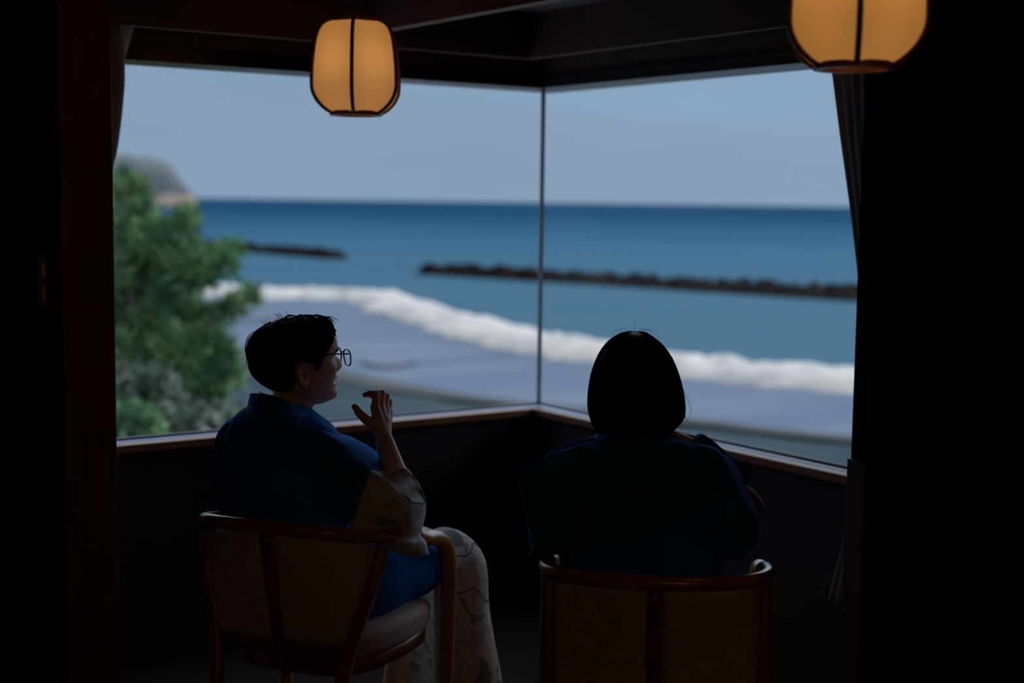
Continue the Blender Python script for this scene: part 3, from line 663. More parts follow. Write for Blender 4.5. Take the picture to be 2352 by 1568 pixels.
# ------------------------------------------------------------------ chairs
def chair(name, O, head, label, p):
    """bentwood armchair; O = floor point in view metres, head = heading (deg to the right of straight ahead)"""
    a = math.radians(head); cr_, ch = Vector((math.cos(a), -math.sin(a))), Vector((math.sin(a), math.cos(a)))
    def P(x, y, z): q = Vector(O) + cr_ * x + ch * y; return V(q.x, q.y, z)
    r = empty(name, P(0, 0, 0), label, 'chair', 'armchairs by the corner window')
    hw, zb, zs_, zf, yb = p['hw'], p['zb'], p['zs'], p['zf'], p['yb']
    # top rail: one bent piece running from arm to arm round the back
    half = []
    for k in range(13):
        t = k / 12 * PI / 2
        half.append((hw * math.sin(t) ** .85, -.10 + (yb + .10) * math.cos(t) ** .9, zb + (zs_ - zb) * (1 - math.cos(t)) ))
    half.append((hw, -.04, zs_ - .008)); half.append((hw, .0, zs_ - .022))
    R = [P(*q) for q in half]; Lf = [P(-q[0], q[1], q[2]) for q in half]
    path = Lf[::-1][:-1] + R
    n = len(path); rad = []
    for i in range(n):
        s = abs(i - (n - 1) / 2) / ((n - 1) / 2)
        rad.append((.014 + .003 * s, .0168 - .001 * s))
    rail = MB().tube(path, rad, 12, up=(0, 0, 1) , sub=2).build('top_rail', M['rail'], r)
    for s in (-1, 1):
        MB().tube([P(s*hw, -.015, zs_ - .016), P(s*hw, .04, zs_ - .036), P(s*hw, .09, zf + .010), P(s*hw, .135, zf - .006), P(s*(hw-.001), .172, zf - .036), P(s*(hw-.003), .194, zf - .082), P(s*(hw-.005), .202, zf - .15), P(s*(hw-.008), .204, .38), P(s*(hw-.012), .203, .20), P(s*(hw-.02), .20, .0)],
                  [.0175, .0185, .0195, .0200, .0205, .0205, .0200, .0185, .017, .014], 14, sub=4).build('arm', M['chair'], r)
        MB().tube([P(s*q[0], q[1], q[2]) for q in p['rear']], [(.016, .016), (.0175, .0175), (.018, .018), (.017, .017), (.014, .014)], 10, up=tuple(V(0, 1, 0)), sub=4).build('rear_leg', M['rear'], r)
    # back frame: centre stile, bottom rail, two upholstered panels
    ct, cb, zbt = p['ct'], p['cb'], p['zbt']
    MB().tube([P(0, ct, zb - .02), P(0, (ct + cb) / 2 - .004, (zb + zbt) / 2), P(0, cb, zbt)], [(.018, .010)] * 3, 8, up=tuple(V(0, 1, 0)), sub=4).build('centre_stile', M['stile'], r)
    def side(z):   # inner edge of the rear leg at height z
        zz = [q[2] for q in p['rear']][::-1]; return float(np.interp(z, zz, [q[0] for q in p['rear']][::-1])), float(np.interp(z, zz, [q[1] for q in p['rear']][::-1]))
    def back(u, z):  # point on the curved back, u 0..1 from centre to leg
        sx_, sy_ = side(z); cy = cb + (ct - cb) * (z - zbt) / (zb - zbt)
        return sx_ * u, cy + (sy_ - cy) * (u ** 1.8)
    b = MB(); bot = []
    for k in range(-8, 9):
        x_, y_ = back(abs(k) / 8, zbt); bot.append(P(math.copysign(x_, k), y_, zbt))
    b.tube(bot, [(.012, .019)] * 17, 8, up=(0, 0, 1)).build('bottom_rail', M['stile'], r)
    for s in (-1, 1):
        rows = []
        for i in range(15):
            z = zbt + .018 + (zb - .030 - zbt - .018) * i / 14; row = []
            for k in range(13):
                u = .06 + .88 * k / 12; x_, y_ = back(u, z); ztop = zb + (zs_ - zb) * (u ** 2) - .012
                zz = zbt + .018 + (ztop - zbt - .018) * i / 14
                puff = .009 * (1 - (2 * i / 14 - 1) ** 6) * (1 - (2 * k / 12 - 1) ** 6)
                row.append(P(s * x_, y_ - puff, zz))
            rows.append(row)
        MB().grid(rows, closed=False).build('back_panel', M['brocade'], r, solid=.012)
    # seat cushion and seat frame
    def seat_ring(z, g):
        out = []
        for k in range(28):
            t = 2 * PI * k / 28; c, s = math.cos(t), math.sin(t); q = 2 / 4.2
            x_ = math.copysign(abs(c) ** q, c); y_ = math.copysign(abs(s) ** q, s)
            wdt = (hw - .025) if y_ > 0 else (hw - .025) * (1 - .22 * -y_)
            out.append(P(x_ * wdt * g, (.01 + y_ * .205 * g), z + .012 * (y_ if y_ < 0 else 0)))
        return out
    zt = p['seat']
    MB().grid([seat_ring(zt - .075, .97), seat_ring(zt - .06, 1.0), seat_ring(zt - .03, 1.015), seat_ring(zt - .012, .985), seat_ring(zt, .90), seat_ring(zt + .004, .6), seat_ring(zt + .005, .2)]).build('seat_cushion', M['brocade_seat'], r)
    MB().grid([seat_ring(zt - .115, .93), seat_ring(zt - .112, .96), seat_ring(zt - .08, .96), seat_ring(zt - .076, .93)]).build('seat_frame', M['stile'], r)
    return r, P
chairM, PM = chair('armchair', (-.457, 3.522), 21, 'wooden armchair turned to the right under the person with the raised hand', dict(hw=.25, zb=.745, zs=.70, zf=.645, yb=-.315,
    rear=[(.236, -.165, .700), (.222, -.200, .60), (.178, -.232, .44), (.160, -.275, .25), (.150, -.33, 0)], ct=-.300, cb=-.235, zbt=.44, seat=.485))
chairW, PW = chair('armchair', (.338, 3.219), 5.5, 'wooden armchair seen squarely from behind under the person with bobbed hair', dict(hw=.246, zb=.698, zs=.690, zf=.640, yb=-.265,
    rear=[(.238, -.135, .685), (.236, -.150, .60), (.235, -.170, .44), (.230, -.200, .25), (.225, -.24, 0)], ct=-.250, cb=-.215, zbt=.40, seat=.46))

# ------------------------------------------------------------------ people
def basis(head, pitch=0.0, roll=0.0):          # local x = face forward, y = person's left, z = up
    a = math.radians(head); f = V(math.sin(a), math.cos(a), 0); l = V(-math.cos(a), math.sin(a), 0)
    B = Matrix((f, l, UP)).transposed()
    return B @ Matrix.Rotation(math.radians(-pitch), 3, 'Y') @ Matrix.Rotation(math.radians(roll), 3, 'X')
FRONT = ([0, .010, .022, .034, .042, .050, .056, .063, .072, .080, .090, .105, .118, .130, .145, .165, .185, .200, .210, .216],
         [.052, .082, .087, .083, .0790, .0855, .0795, .0870, .0835, .0825, .0835, .0845, .0815, .0870, .0915, .0900, .0800, .0600, .0350, .005])
WIDTH = ([0, .010, .03, .05, .07, .09, .11, .13, .15, .17, .19, .205, .212, .216],
         [.022, .036, .050, .058, .0630, .0665, .0690, .0715, .0735, .0730, .0650, .0460, .0280, .004])
BACK = ([0, .03, .05, .07, .09, .11, .13, .15, .17, .19, .205, .212, .216],
        [.010, .030, .062, .078, .088, .094, .0965, .0960, .0900, .0760, .0500, .0300, .004])
def head_r(z, phi, nose=True, open_mouth=0.0):
    xf = np.interp(z, *FRONT); wd = np.interp(z, *WIDTH); xb = np.interp(z, *BACK)
    c, s = math.cos(phi), math.sin(phi); ax = xf if c > 0 else xb
    p = 2.0 if c < 0 else np.interp(z, [0, .06, .12, .2], [2.0, 2.25, 2.3, 2.1])
    r = 1.0 / ((abs(c) / ax) ** p + (abs(s) / wd) ** p) ** (1 / p)
    if c > 0 and nose:
        y = r * s
        n = np.interp(z, [.074, .080, .088, .094, .105, .118, .128], [0, .014, .0225, .0220, .0160, .0080, 0])
        sg = np.interp(z, [.08, .092, .12], [.0135, .0115, .0075])
        r += n * math.exp(-(y / sg) ** 2)
        al = np.interp(z, [.078, .086, .096], [0, .007, 0]); r += al * (math.exp(-((abs(y) - .0135) / .006) ** 2))
        r -= .0075 * math.exp(-((abs(y) - .031) / .014) ** 2 - ((z - .117) / .010) ** 2)     # eye sockets
        r += .0040 * math.exp(-((abs(y) - .031) / .010) ** 2 - ((z - .116) / .006) ** 2)     # lids
        r += .0035 * math.exp(-((abs(y) - .030) / .018) ** 2 - ((z - .133) / .006) ** 2)     # brows
        r += .0055 * math.exp(-((abs(y) - .045) / .013) ** 2 - ((z - .090) / .015) ** 2)     # cheeks
        if open_mouth:
            r -= open_mouth * math.exp(-(y / .016) ** 2 - ((z - .056) / .005) ** 2)
            r -= .0045 * math.exp(-((abs(y) - .031) / .005) ** 2 - ((z - .062) / .014) ** 2)  # smile fold
    return r
def head_shell(mb, C, B, S, **k):
    rows = []; NZ, NA = 64, 96
    for i in range(NZ + 1):
        t = i / NZ; z = .216 * (t - .0) if t < 1 else .216
        z = .001 + .2145 * (0.5 - 0.5 * math.cos(PI * t)) * .35 + .2145 * t * .65
        rows.append([C + B @ (Vector((head_r(z, 2*PI*j/NA, **k) * math.cos(2*PI*j/NA), head_r(z, 2*PI*j/NA, **k) * math.sin(2*PI*j/NA), z)) * S) for j in range(NA)])
    return mb.grid(rows)
def ear(mb, C, B, S, side):          # side -1 right, +1 left ; modelled dish with rim, fold and lobe
    NR, NA = 12, 36
    tilt = Matrix.Rotation(math.radians(-12), 3, 'Y')
    def pnt(r, a, back):
        ca, sa = math.cos(a), math.sin(a)
        az = .0335; ax = .0185 if ca > 0 else .0200          # ca > 0 : towards the face
        if sa < 0: ax *= 1 - .35 * (-sa) ** 1.5
        if sa > .2 and ca < 0: ax *= 1.08
        x_, z_ = ca * ax * r, sa * az * r
        rear = 1 / (1 + math.exp((ca - .35) * 6))
        rear = max(rear, 1 / (1 + math.exp(-(sa - .45) * 8)))
        h = .0068 * math.exp(-((r - .93) / .085) ** 2) * rear + .0062 * math.exp(-((r - .60) / .10) ** 2) * max(0, rear - .1) * (1 if sa > -.55 else .4)
        h -= .0085 * math.exp(-(((x_ - .003) / .0075) ** 2 + ((z_ + .004) / .011) ** 2))
        h -= .0034 * math.exp(-((r - .77) / .06) ** 2) * rear
        h += .0045 * math.exp(-(((x_ - .0125) / .004) ** 2 + ((z_ + .003) / .006) ** 2))          # tragus
        h += .0025 * math.exp(-(((x_ - .004) / .008) ** 2 + ((z_ + .024) / .007) ** 2))           # lobe
        lift = .0200 * (.5 - x_ / .036)                          # stands off the head towards the back
        y_ = .0005 + lift + h - (.0045 * (1 - .3 * r) if back else 0)
        q = tilt @ Vector((x_, 0, z_)); q.y = side * y_
        return q
    rows = [[C + B @ ((pnt(max(.02, i / NR), 2*PI*j/NA, False) + Vector((-.024, side * .0675, .0905))) * S) for j in range(NA)] for i in range(NR + 1)]
    rows += [[C + B @ ((pnt(max(.02, i / NR), 2*PI*j/NA, True) + Vector((-.024, side * .0675, .0905))) * S) for j in range(NA)] for i in range(NR, -1, -1)]
    return mb.grid(rows)
def hand(mb, wrist, palm_end, J, k=1.0):
    """J: finger chains, four fingers then thumb; each a list of points from knuckle to tip"""
    wr = Vector(wrist)
    for c in J[:4]:
        mb.caps(wr.lerp(Vector(c[0]), .10), c[0], .0190 * k, .0125 * k, 12)          # metacarpals fill the palm
    mb.ball((Vector(J[0][0]) + Vector(J[3][0]) + wr * 1.2) / 3.2, .020 * k)
    rr = [(.0105, .0095, .0085, .0070), (.0108, .0097, .0088, .0072), (.0102, .0092, .0083, .0068), (.0090, .0082, .0074, .0060)]
    for c, ra in zip(J[:4], rr):
        for i in range(3): mb.caps(c[i], c[i+1], ra[i] * k, ra[i+1] * k, 12)
    c = J[4]
    mb.caps(wr.lerp(Vector(c[0]), .2), c[0], .0175 * k, .0165 * k); mb.caps(c[0], c[1], .0165 * k, .0122 * k); mb.caps(c[1], c[2], .0122 * k, .0110 * k); mb.caps(c[2], c[3], .0110 * k, .0078 * k)
    mb.caps(c[0], Vector(J[0][0]).lerp(wr, .25), .014 * k, .012 * k)
    return mb
def rest_hand(mb, wr, fwd, side, dn, k=.95):       # relaxed, slightly curled hand lying on something
    wr, f, s, d = Vector(wr), Vector(fwd).normalized(), Vector(side).normalized(), Vector(dn).normalized()
    J = []
    for i, (off, ln) in enumerate(((.030, .95), (.010, 1.05), (-.010, 1.0), (-.028, .82))):
        m0 = wr + f * .088 + s * off; J.append([m0, m0 + (f * .040 + d * .012) * ln, m0 + (f * .060 + d * .030) * ln, m0 + (f * .070 + d * .052) * ln])
    t0 = wr + f * .028 + s * .030; J.append([t0, t0 + f * .030 + s * .018 + d * .006, t0 + f * .055 + s * .024 + d * .014, t0 + f * .076 + s * .020 + d * .024])
    return hand(mb, wr, None, J, k)
def strand(mb, pts, r0, r1, seg=4):
    n = len(pts); return mb.tube(pts, [r0 + (r1 - r0) * (i / (n - 1)) ** 1.5 for i in range(n)], seg)
def foot(mb, ankle, fwd):
    a, f = Vector(ankle), Vector(fwd).normalized(); fl = Vector((a.x, a.y, .035))
    mb.caps(a, fl - f * .03, .036, .034); mb.caps(fl - f * .035, fl + f * .09, .034, .036); mb.caps(fl + f * .09, fl + f * .145 - UP * .012, .036, .022)
    s = f.cross(UP)
    for i in range(5): mb.caps(fl + f * (.13 - .006 * i) + s * (.026 - .013 * i) - UP * .015, fl + f * (.168 - .008 * i) + s * (.027 - .0135 * i) - UP * .022, .010, .008 if i else .011, 8)

# ---- the man -----------------------------------------------------------------
man = empty('person', PM(0, -.05, 0), 'seated person in glasses and navy jacket over grey patterned robe, right hand raised', 'person')
HB = basis(62, pitch=4, roll=0) @ Matrix.Diagonal((1.055, 1.04, 1.0)); HS = 0.985
HCtr = at(698, 930, 3.545)
body = MB()
head_shell(body, HCtr, HB, HS, open_mouth=.030)
neck0, neck1 = at(668, 1000, 3.53), at(676, 905, 3.545)
body.tube([at(664, 1040, 3.52), neck0, at(668, 950, 3.535), neck1, at(682, 870, 3.55)], [.080, .062, .053, .053, .050], 20, sub=3)
# torso, shoulders
TC = [(1040, 560, 760, 3.50, .085), (1100, 545, 800, 3.48, .10), (1180, 560, 790, 3.46, .10), (1260, 570, 790, 3.45, .10), (1340, 575, 800, 3.46, .11), (1420, 590, 800, 3.47, .10)]
body.grid(loft([prow(*q) for q in TC], 2, 3))
shR, elR, wrR = at(785, 1062, 3.43), at(936, 1190, 3.40), at(881, 1004, 3.445)
shL, elL, wrL = at(545, 1010, 3.58), at(545, 1190, 3.68), at(690, 1230, 3.86)
body.caps(at(690, 1020, 3.48), shR, .055, .045); body.caps(shR, elR, .042, .038); body.tube([elR, elR.lerp(wrR, .3), elR.lerp(wrR, .65), wrR], [.034, .037, .030, (.0245, .0205)], 14, sub=3); body.ball(elR, .034)
body.caps(at(640, 1015, 3.52), shL, .055, .045); body.caps(shL, elL, .050, .040); body.caps(elL, wrL, .041, .026)
rest_hand(body, wrL, V(.6, .7, -.25), V(.7, -.6, 0), V(0, .2, -1))
d0 = 3.445
JR = [[at(861, 935, d0-.005), at(864, 905, d0-.010), at(849, 903, d0-.004), at(838, 907, d0+.004)],
      [at(873, 931, d0+.012), at(878, 903, d0+.020), at(864, 901, d0+.036), at(852, 909, d0+.046)],
      [at(884, 936, d0+.028), at(888, 909, d0+.043), at(876, 907, d0+.060), at(864, 917, d0+.070)],
      [at(892, 945, d0+.042), at(895, 922, d0+.058), at(886, 919, d0+.074), at(877, 927, d0+.084)],
      [at(862, 978, d0-.012), at(839, 962, d0-.018), at(824, 947, d0-.016), at(815, 933, d0-.012)]]
hand(body, wrR, None, JR, .97)
# legs
hipR, knR, anR = PM(.10, .0, .56), at(1032, 1268, 3.76), at(1066, 1720, 3.88)
hipL, knL, anL = PM(-.09, .0, .56), at(962, 1262, 4.02), at(905, 1640, 3.98)
anR.z = .09; anL.z = .09
body.caps(hipR, knR, .082, .058); body.caps(knR, anR, .056, .036); body.caps(hipL, knL, .082, .058); body.caps(knL, anL, .056, .036)
foot(body, anR, V(.5, .85, 0)); foot(body, anL, V(.4, .9, 0))
body = remesh(body, .0026, 4, .5)
ear(body, HCtr, HB, HS, -1); ear(body, HCtr, HB, HS, 1)
# thumb nail and finger nails (thin plates)
for tip, prev, outw, rr in ((JR[4][3], JR[4][2], V(-.75, -.55, .35), .0062), (JR[0][3], JR[0][2], V(-.1, -.3, .95), .0052)):
    d_ = (tip - prev).normalized(); n_ = (outw - d_ * outw.dot(d_)).normalized(); s_ = d_.cross(n_)
    body.grid([[tip - d_ * .002 + n_ * (.0072 - .0014 * q * q) + (d_ * math.cos(a) * 1.25 + s_ * math.sin(a)) * rr * q for a in np.linspace(0, 2*PI, 14, endpoint=False)] for q in (1.0, .7, .35, .05)], caps=True)
bodyM = body.build('body', M['skin'], man)

# hair: cap following the skull, then combed clumps and loose strands
def hairline(phi):
    a = abs(((phi + PI) % (2 * PI)) - PI)
    return float(np.interp(math.degrees(a), [0, 35, 50, 62, 70, 76, 82, 87, 108, 117, 126, 150, 180], [.186, .180, .160, .133, .112, .094, .094, .117, .120, .092, .056, .032, .022]))
def hair_th(phi, z):
    a = abs(((phi + PI) % (2 * PI)) - PI) / PI
    th = .004 + .015 * a + np.interp(z, [.02, .06, .11, .16, .20, .216], [-.012, .004, .014, .012, .006, .004]) * (.15 + .85 * a)
    return max(.003, th)
def cap_pt(phi, t, off=0.0):
    zh = hairline(phi); z = zh + (.2155 - zh) * t
    r = head_r(min(z, .2155), phi, nose=False); th = hair_th(phi, z) * min(1, .25 + t * 4)
    lump = .004 * noise.noise(Vector((math.cos(phi) * 2.6, math.sin(phi) * 2.6, z * 26))) * min(1, t * 4)
    # top grows by the hair thickness as well
    zz = z + (.013 + .004 * noise.noise(Vector((phi, 2, 0)))) * max(0, (t - .55) / .45) ** 1.2
    rr = r + th + lump + off
    return HCtr + HB @ (Vector((rr * math.cos(phi), rr * math.sin(phi), zz + off * .6)) * HS)
hb = MB(); NA = 72
hb.grid([[cap_pt(2*PI*j/NA, t) for j in range(NA)] for t in np.linspace(0, .995, 26)], capstart=False)
for k in range(520):
    ph = random.uniform(0, 2 * PI); t0 = random.uniform(.25, .98); dp = random.uniform(-.30, .30); dt = random.uniform(.16, .42)
    lift = random.uniform(.0, .006); pts = []
    for i in range(7):
        s = i / 6; tt = max(.0, t0 - dt * s); pts.append(cap_pt(ph + dp * s, tt, .0012 + lift * s * s))
    strand(hb, pts, random.uniform(.0016, .0034), .0004)
def vstrand(mb, pp, d, r0, r1): strand(mb, crom([at(a, b_, d + (c[0] if c else 0)) for a, b_, *c in pp], 5), r0, r1, 5)
# fringe falling over the brow, loop at the back, nape and stray hairs
for k in range(16):
    j = random.uniform(-4, 4); x0 = 724 + k * 1.6
    vstrand(hb, [(x0, 728 + abs(k - 6) * .5), (x0 + 10 + j * .3, 738), (756 + j + k * .5, 762 + j), (758 + j + k * .8, 786), (756 + j * 1.5 + k * .9, 800 + j)], 3.535 + k * .002, random.uniform(.0011, .0022), .0004)
for k in range(5):
    vstrand(hb, [(742 + k * 2, 728 + k), (757 + k * 2, 742 + k * 2), (766 + k * 1.4, 764 + k * 2), (770 + k * .6, 786 + k * 2)], 3.56, .0008, .0003)
for k in range(9):          # thin see-through fringe
    j = random.uniform(-3, 3)
    vstrand(hb, [(726 + k * 2.2, 721 + k * .6), (745 + k * 1.8, 731 + j * .4), (758 + k * 1.2 + j * .5, 752 + j), (766 + k * .5 + j, 776 + j), (764 + j * 1.3, 797 + j * 1.5)], 3.53 + k * .006, .0009, .0003)
for k in range(12):         # locks falling over the temple
    j = random.uniform(-3, 3)
    vstrand(hb, [(728 + k * 1.4, 745), (740 + k * 1.2 + j, 765), (746 + k * 1.0 + j, 786 + j), (744 + k * 1.1 + j * 1.4, 803 + j)], 3.475 + k * .004, random.uniform(.0010, .0019), .0004)
for k in range(26):         # combed top, broken outline
    x0 = 612 + k * 5 + random.uniform(-7, 7); y0 = 760 + random.uniform(-2, 3) - 34 * math.sin(min(1, (k + 2) / 14) * PI / 2) + max(0, k - 20) * 1.2
    vstrand(hb, [(x0, y0 + 6), (x0 + 12, y0 - 1 + random.uniform(-3, 2)), (x0 + 26, y0 + 1 + random.uniform(-3, 3)), (x0 + 40, y0 + 8 + random.uniform(-2, 5))], 3.52 + random.uniform(-.05, .05), random.uniform(.0012, .0026), .0004)
for s_ in (-1, 1):          # eyebrows
    for k in range(16):
        y_ = .016 + .030 * k / 15; z_ = .1335 + .005 * math.sin(k / 15 * PI)
        def fp(y, z): ph = math.asin(min(.95, y / .088)); r_ = head_r(z, s_ * ph) + .0008; return HCtr + HB @ (Vector((r_ * math.cos(ph), s_ * r_ * math.sin(ph), z)) * HS)
        strand(hb, [fp(y_, z_ - .002), fp(y_ + .003, z_ + .001), fp(y_ + .007, z_ + .0025)], .0011, .0004)
for k in range(6):
    vstrand(hb, [(738 + k*2, 806 - k), (740 + k*2.4, 790), (744 + k*2.6, 775)], 3.47 + k*.006, .0012, .0004)
for k in range(4):
    vstrand(hb, [(607 - k, 765 + k), (590 - k * 2, 760 + k * 3), (573 - k * .3, 768 + k * 4), (564 + k, 786 + k * 4), (563 + k, 806 + k * 4), (568 + k, 824 + k * 3)], 3.50, .0010, .0005)
for k in range(22):
    y0 = 772 + k * 2.2
    vstrand(hb, [(606 + k * .6, y0 - 4), (588, y0 + random.uniform(-3, 3)), (571 + k * .25, y0 + 16), (567 + k * .6, y0 + 38), (578 + k * .9, y0 + 58)], 3.505 + random.uniform(-.05, .05), random.uniform(.0022, .0042), .0008)
for k in range(8):
    a0 = random.uniform(0, 1); vstrand(hb, [(612 + 60 * a0, 752 - 26 * a0), (606 + 58 * a0 + random.uniform(-6, 6), 742 - 26 * a0), (600 + 60 * a0 + random.uniform(-12, 12), 734 - 24 * a0)], 3.50, .0006, .0003)
for k in range(26):
    vstrand(hb, [(600 + k * 2.4, 846 + random.uniform(-4, 4)), (608 + k * 2.2, 870), (617 + k * 2.0, 886), (621 + k * 1.9, 898 + random.uniform(-3, 4))], 3.515 - .05 * math.sin(k / 25 * PI), random.uniform(.0022, .0038), .0006)
hb.build('hair', M['hairm'], man)

# eyeglasses
gb = empty('eyeglasses', man.location, None, None); gb.parent = man; gb.location = (0, 0, 0); ORI[gb.name] = ORI[man.name]
def GP(x, y, z): return HCtr + HB @ (Vector((x, y, z)) * HS)
for s in (-1, 1):
    ring = []
    for k in range(28):
        t_ = 2 * PI * k / 28; c, sn = math.cos(t_), math.sin(t_); q = 2 / 2.7
        y = math.copysign(abs(c) ** q, c) * .0255 * (1 if sn > 0 else .93); z = math.copysign(abs(sn) ** q, sn) * .0205
        ring.append(GP(.1075 - .10 * abs(.034 + y) ** 1.6 * 1.5, s * (.034 + y), .1145 + z))
    MB().tube(ring + [ring[0]], .0019, 8).build('rim', M['frame'], gb)
    MB().add([GP(.106, s * .034, .1145)] + ring, [(0, k + 1, (k + 1) % 28 + 1) for k in range(28)]).build('lens', M['lens'], gb)
    MB().tube([GP(.101, s * .059, .128), GP(.093, s * .0705, .1290), GP(.045, s * .0755, .1335), GP(-.002, s * .0745, .131), GP(-.018, s * .0735, .120)], [.0021, .0019, .0017, .0016, .0016], 8, sub=3).build('temple', M['frame'], gb)
MB().tube([GP(.1065, .009, .123), GP(.1115, 0, .126), GP(.1065, -.009, .123)], .0018, 8, sub=3).build('bridge', M['frame'], gb)

# jacket: back and body, two wide sleeves, skirt over the thigh
jb = MB()
JT = [(922, 592, 700, 3.525, .058), (938, 562, 716, 3.515, .075), (958, 540, 742, 3.505, .090), (985, 528, 775, 3.495, .108), (1020, 520, 800, 3.485, .122), (1070, 520, 815, 3.47, .132), (1120, 525, 815, 3.455, .135), (1170, 530, 808, 3.45, .130), (1220, 540, 805, 3.45, .128), (1300, 550, 810, 3.455, .135), (1390, 560, 815, 3.46, .14), (1420, 580, 800, 3.46, .12)]
jb.grid(loft([prow(*q) for q in JT], 3, 5))
def quadring(c, n=6):      # rounded four-cornered ring through corner points (px, py, depth)
    cs = [at(*q) for q in c]; out = []
    for i in range(4):
        A, B_ = cs[i], cs[(i + 1) % 4]
        for k in range(n): out.append(A.lerp(B_, .06 + .88 * k / (n - 1)))
    return out
SR = [[(690, 975, 3.42), (712, 962, 3.55), (730, 1110, 3.54), (665, 1110, 3.36)],
      [(735, 995, 3.385), (768, 981, 3.55), (775, 1130, 3.53), (700, 1150, 3.335)],
      [(790, 1026, 3.350), (825, 1006, 3.52), (808, 1165, 3.50), (748, 1175, 3.315)],
      [(826, 1056, 3.333), (868, 1034, 3.50), (832, 1185, 3.47), (785, 1190, 3.308)],
      [(849, 1075, 3.325), (901, 1076, 3.48), (852, 1200, 3.45), (808, 1201, 3.302)]]
jb.grid(loft([quadring(q) for q in SR], 1, 6))
SL = [(965, 520, 600, 3.57, .075), (985, 503, 590, 3.585, .090), (1020, 491, 575, 3.60, .100), (1060, 487, 570, 3.61, .105), (1100, 489, 570, 3.61, .105), (1140, 500, 575, 3.61, .100), (1175, 517, 580, 3.60, .09), (1215, 540, 590, 3.60, .08)]
jb.grid(loft([prow(*q) for q in SL], 2, 5))
# skirt of the jacket lying over the right hip and thigh
jb.tube([PM(.05, -.10, .58)] + [hipR.lerp(knR, q) for q in (0, .2, .4, .58, .70)], [.118, .115, .108, .098, .088, .078], 22, up=(0, 0, 1), sub=4)
jac = jb.build('jacket', M['navy'], man)
wrinkle(jac, .008, 8.0, 3.0, (1, 1, .5)); wrinkle(jac, .003, 22.0, 5.0, (1, 1, .6))
for pp in ([(849, 1075, 3.325), (876, 1076, 3.40), (901, 1077, 3.48)], [(849, 1075, 3.325), (830, 1135, 3.305), (807, 1202, 3.298)]):
    MB().tube(crom([at(*q) for q in pp], 6), .0026, 8).build('sleeve_hem', M['navy'], man)
# collar bands
def band(rows_px, mat, name, th=.004):
    rows = [[at(*q) for q in r_] for r_ in rows_px]
    rr = [crom(r_, 5) for r_ in rows]; n = len(rr[0])
    return MB().grid(rr, closed=False).build(name, mat, man, solid=th)
band([[(577, 904, 3.545), (588, 903, 3.50), (625, 908, 3.455), (668, 925, 3.448), (700, 948, 3.47), (722, 962, 3.53)],
      [(570, 935, 3.555), (585, 937, 3.49), (628, 945, 3.435), (668, 957, 3.425), (705, 978, 3.45), (735, 985, 3.53)],
      [(563, 958, 3.565), (580, 965, 3.485), (625, 975, 3.415), (668, 985, 3.405), (710, 1000, 3.43), (745, 1005, 3.52)]], M['navy'], 'jacket_collar', .006)
band([[(598, 898, 3.55), (606, 903, 3.515), (635, 910, 3.478), (668, 924, 3.468), (690, 937, 3.49), (704, 953, 3.535)],
      [(592, 925, 3.55), (603, 930, 3.505), (635, 938, 3.468), (668, 952, 3.462), (692, 962, 3.49), (706, 972, 3.54)]], M['robe'], 'robe_collar', .004)
# robe sleeve: wide open bag of cloth hanging off the raised forearm
RS = [[(851, 1079, 3.328), (880, 1103, 3.318), (912, 1132, 3.315), (944, 1155, 3.325), (975, 1156, 3.37), (967, 1124, 3.42), (951, 1096, 3.45), (932, 1072, 3.465), (905, 1074, 3.455), (872, 1079, 3.40)],
      [(840, 1110, 3.318), (872, 1132, 3.302), (910, 1158, 3.298), (945, 1176, 3.308), (975, 1176, 3.37), (968, 1156, 3.42), (950, 1128, 3.45), (925, 1110, 3.46), (898, 1108, 3.45), (860, 1108, 3.40)],
      [(822, 1155, 3.312), (855, 1172, 3.294), (900, 1194, 3.288), (945, 1208, 3.298), (971, 1205, 3.37), (966, 1192, 3.42), (945, 1170, 3.45), (920, 1150, 3.46), (890, 1142, 3.45), (848, 1145, 3.40)],
      [(812, 1184, 3.318), (850, 1203, 3.306), (897, 1222, 3.302), (942, 1234, 3.312), (966, 1228, 3.375), (960, 1222, 3.42), (940, 1212, 3.45), (912, 1200, 3.46), (880, 1190, 3.45), (840, 1186, 3.40)],
      [(806, 1200, 3.300), (850, 1222, 3.286), (898, 1240, 3.286), (946, 1250, 3.296), (980, 1248, 3.36), (972, 1246, 3.41), (945, 1240, 3.44), (910, 1228, 3.45), (875, 1212, 3.44), (838, 1202, 3.39)],
      [(806, 1208, 3.312), (848, 1234, 3.302), (902, 1262, 3.304), (952, 1280, 3.312), (985, 1274, 3.355), (978, 1274, 3.39), (950, 1272, 3.42), (905, 1254, 3.425), (862, 1232, 3.415), (828, 1212, 3.38)]]
sb = MB(); sb.grid(loft([[at(*q) for q in r_] for r_ in RS], 4, 6), capstart=False)
slv = sb.build('robe_sleeve', M['robe'], man, solid=.003); wrinkle(slv, .0045, 16.0, 9.0)
# inner fold of the sleeve mouth
T_ = crom([at(*q) for q in ((857, 1080, 3.36), (878, 1084, 3.362), (905, 1085, 3.352), (930, 1075, 3.368), (950, 1095, 3.40), (968, 1124, 3.40), (975, 1156, 3.375))], 6)
N_ = crom([at(*q) for q in ((851, 1080, 3.335), (866, 1092, 3.325), (890, 1112, 3.318), (915, 1134, 3.316), (938, 1150, 3.32), (958, 1155, 3.34), (974, 1157, 3.37))], 6)
fb = MB(); fr_ = []
for k in range(13):
    s_ = k / 12
    fr_.append([T_[i].lerp(N_[i], s_) + AHEAD * (.022 * math.sin(PI * s_) + .010 * math.sin(s_ * 9 + i * .55)) * math.sin(PI * min(1, i / (len(T_) - 1))) for i in range(len(T_))])
fb.grid(fr_, closed=False)
fb.build('sleeve_fold', M['robe'], man, solid=.003)
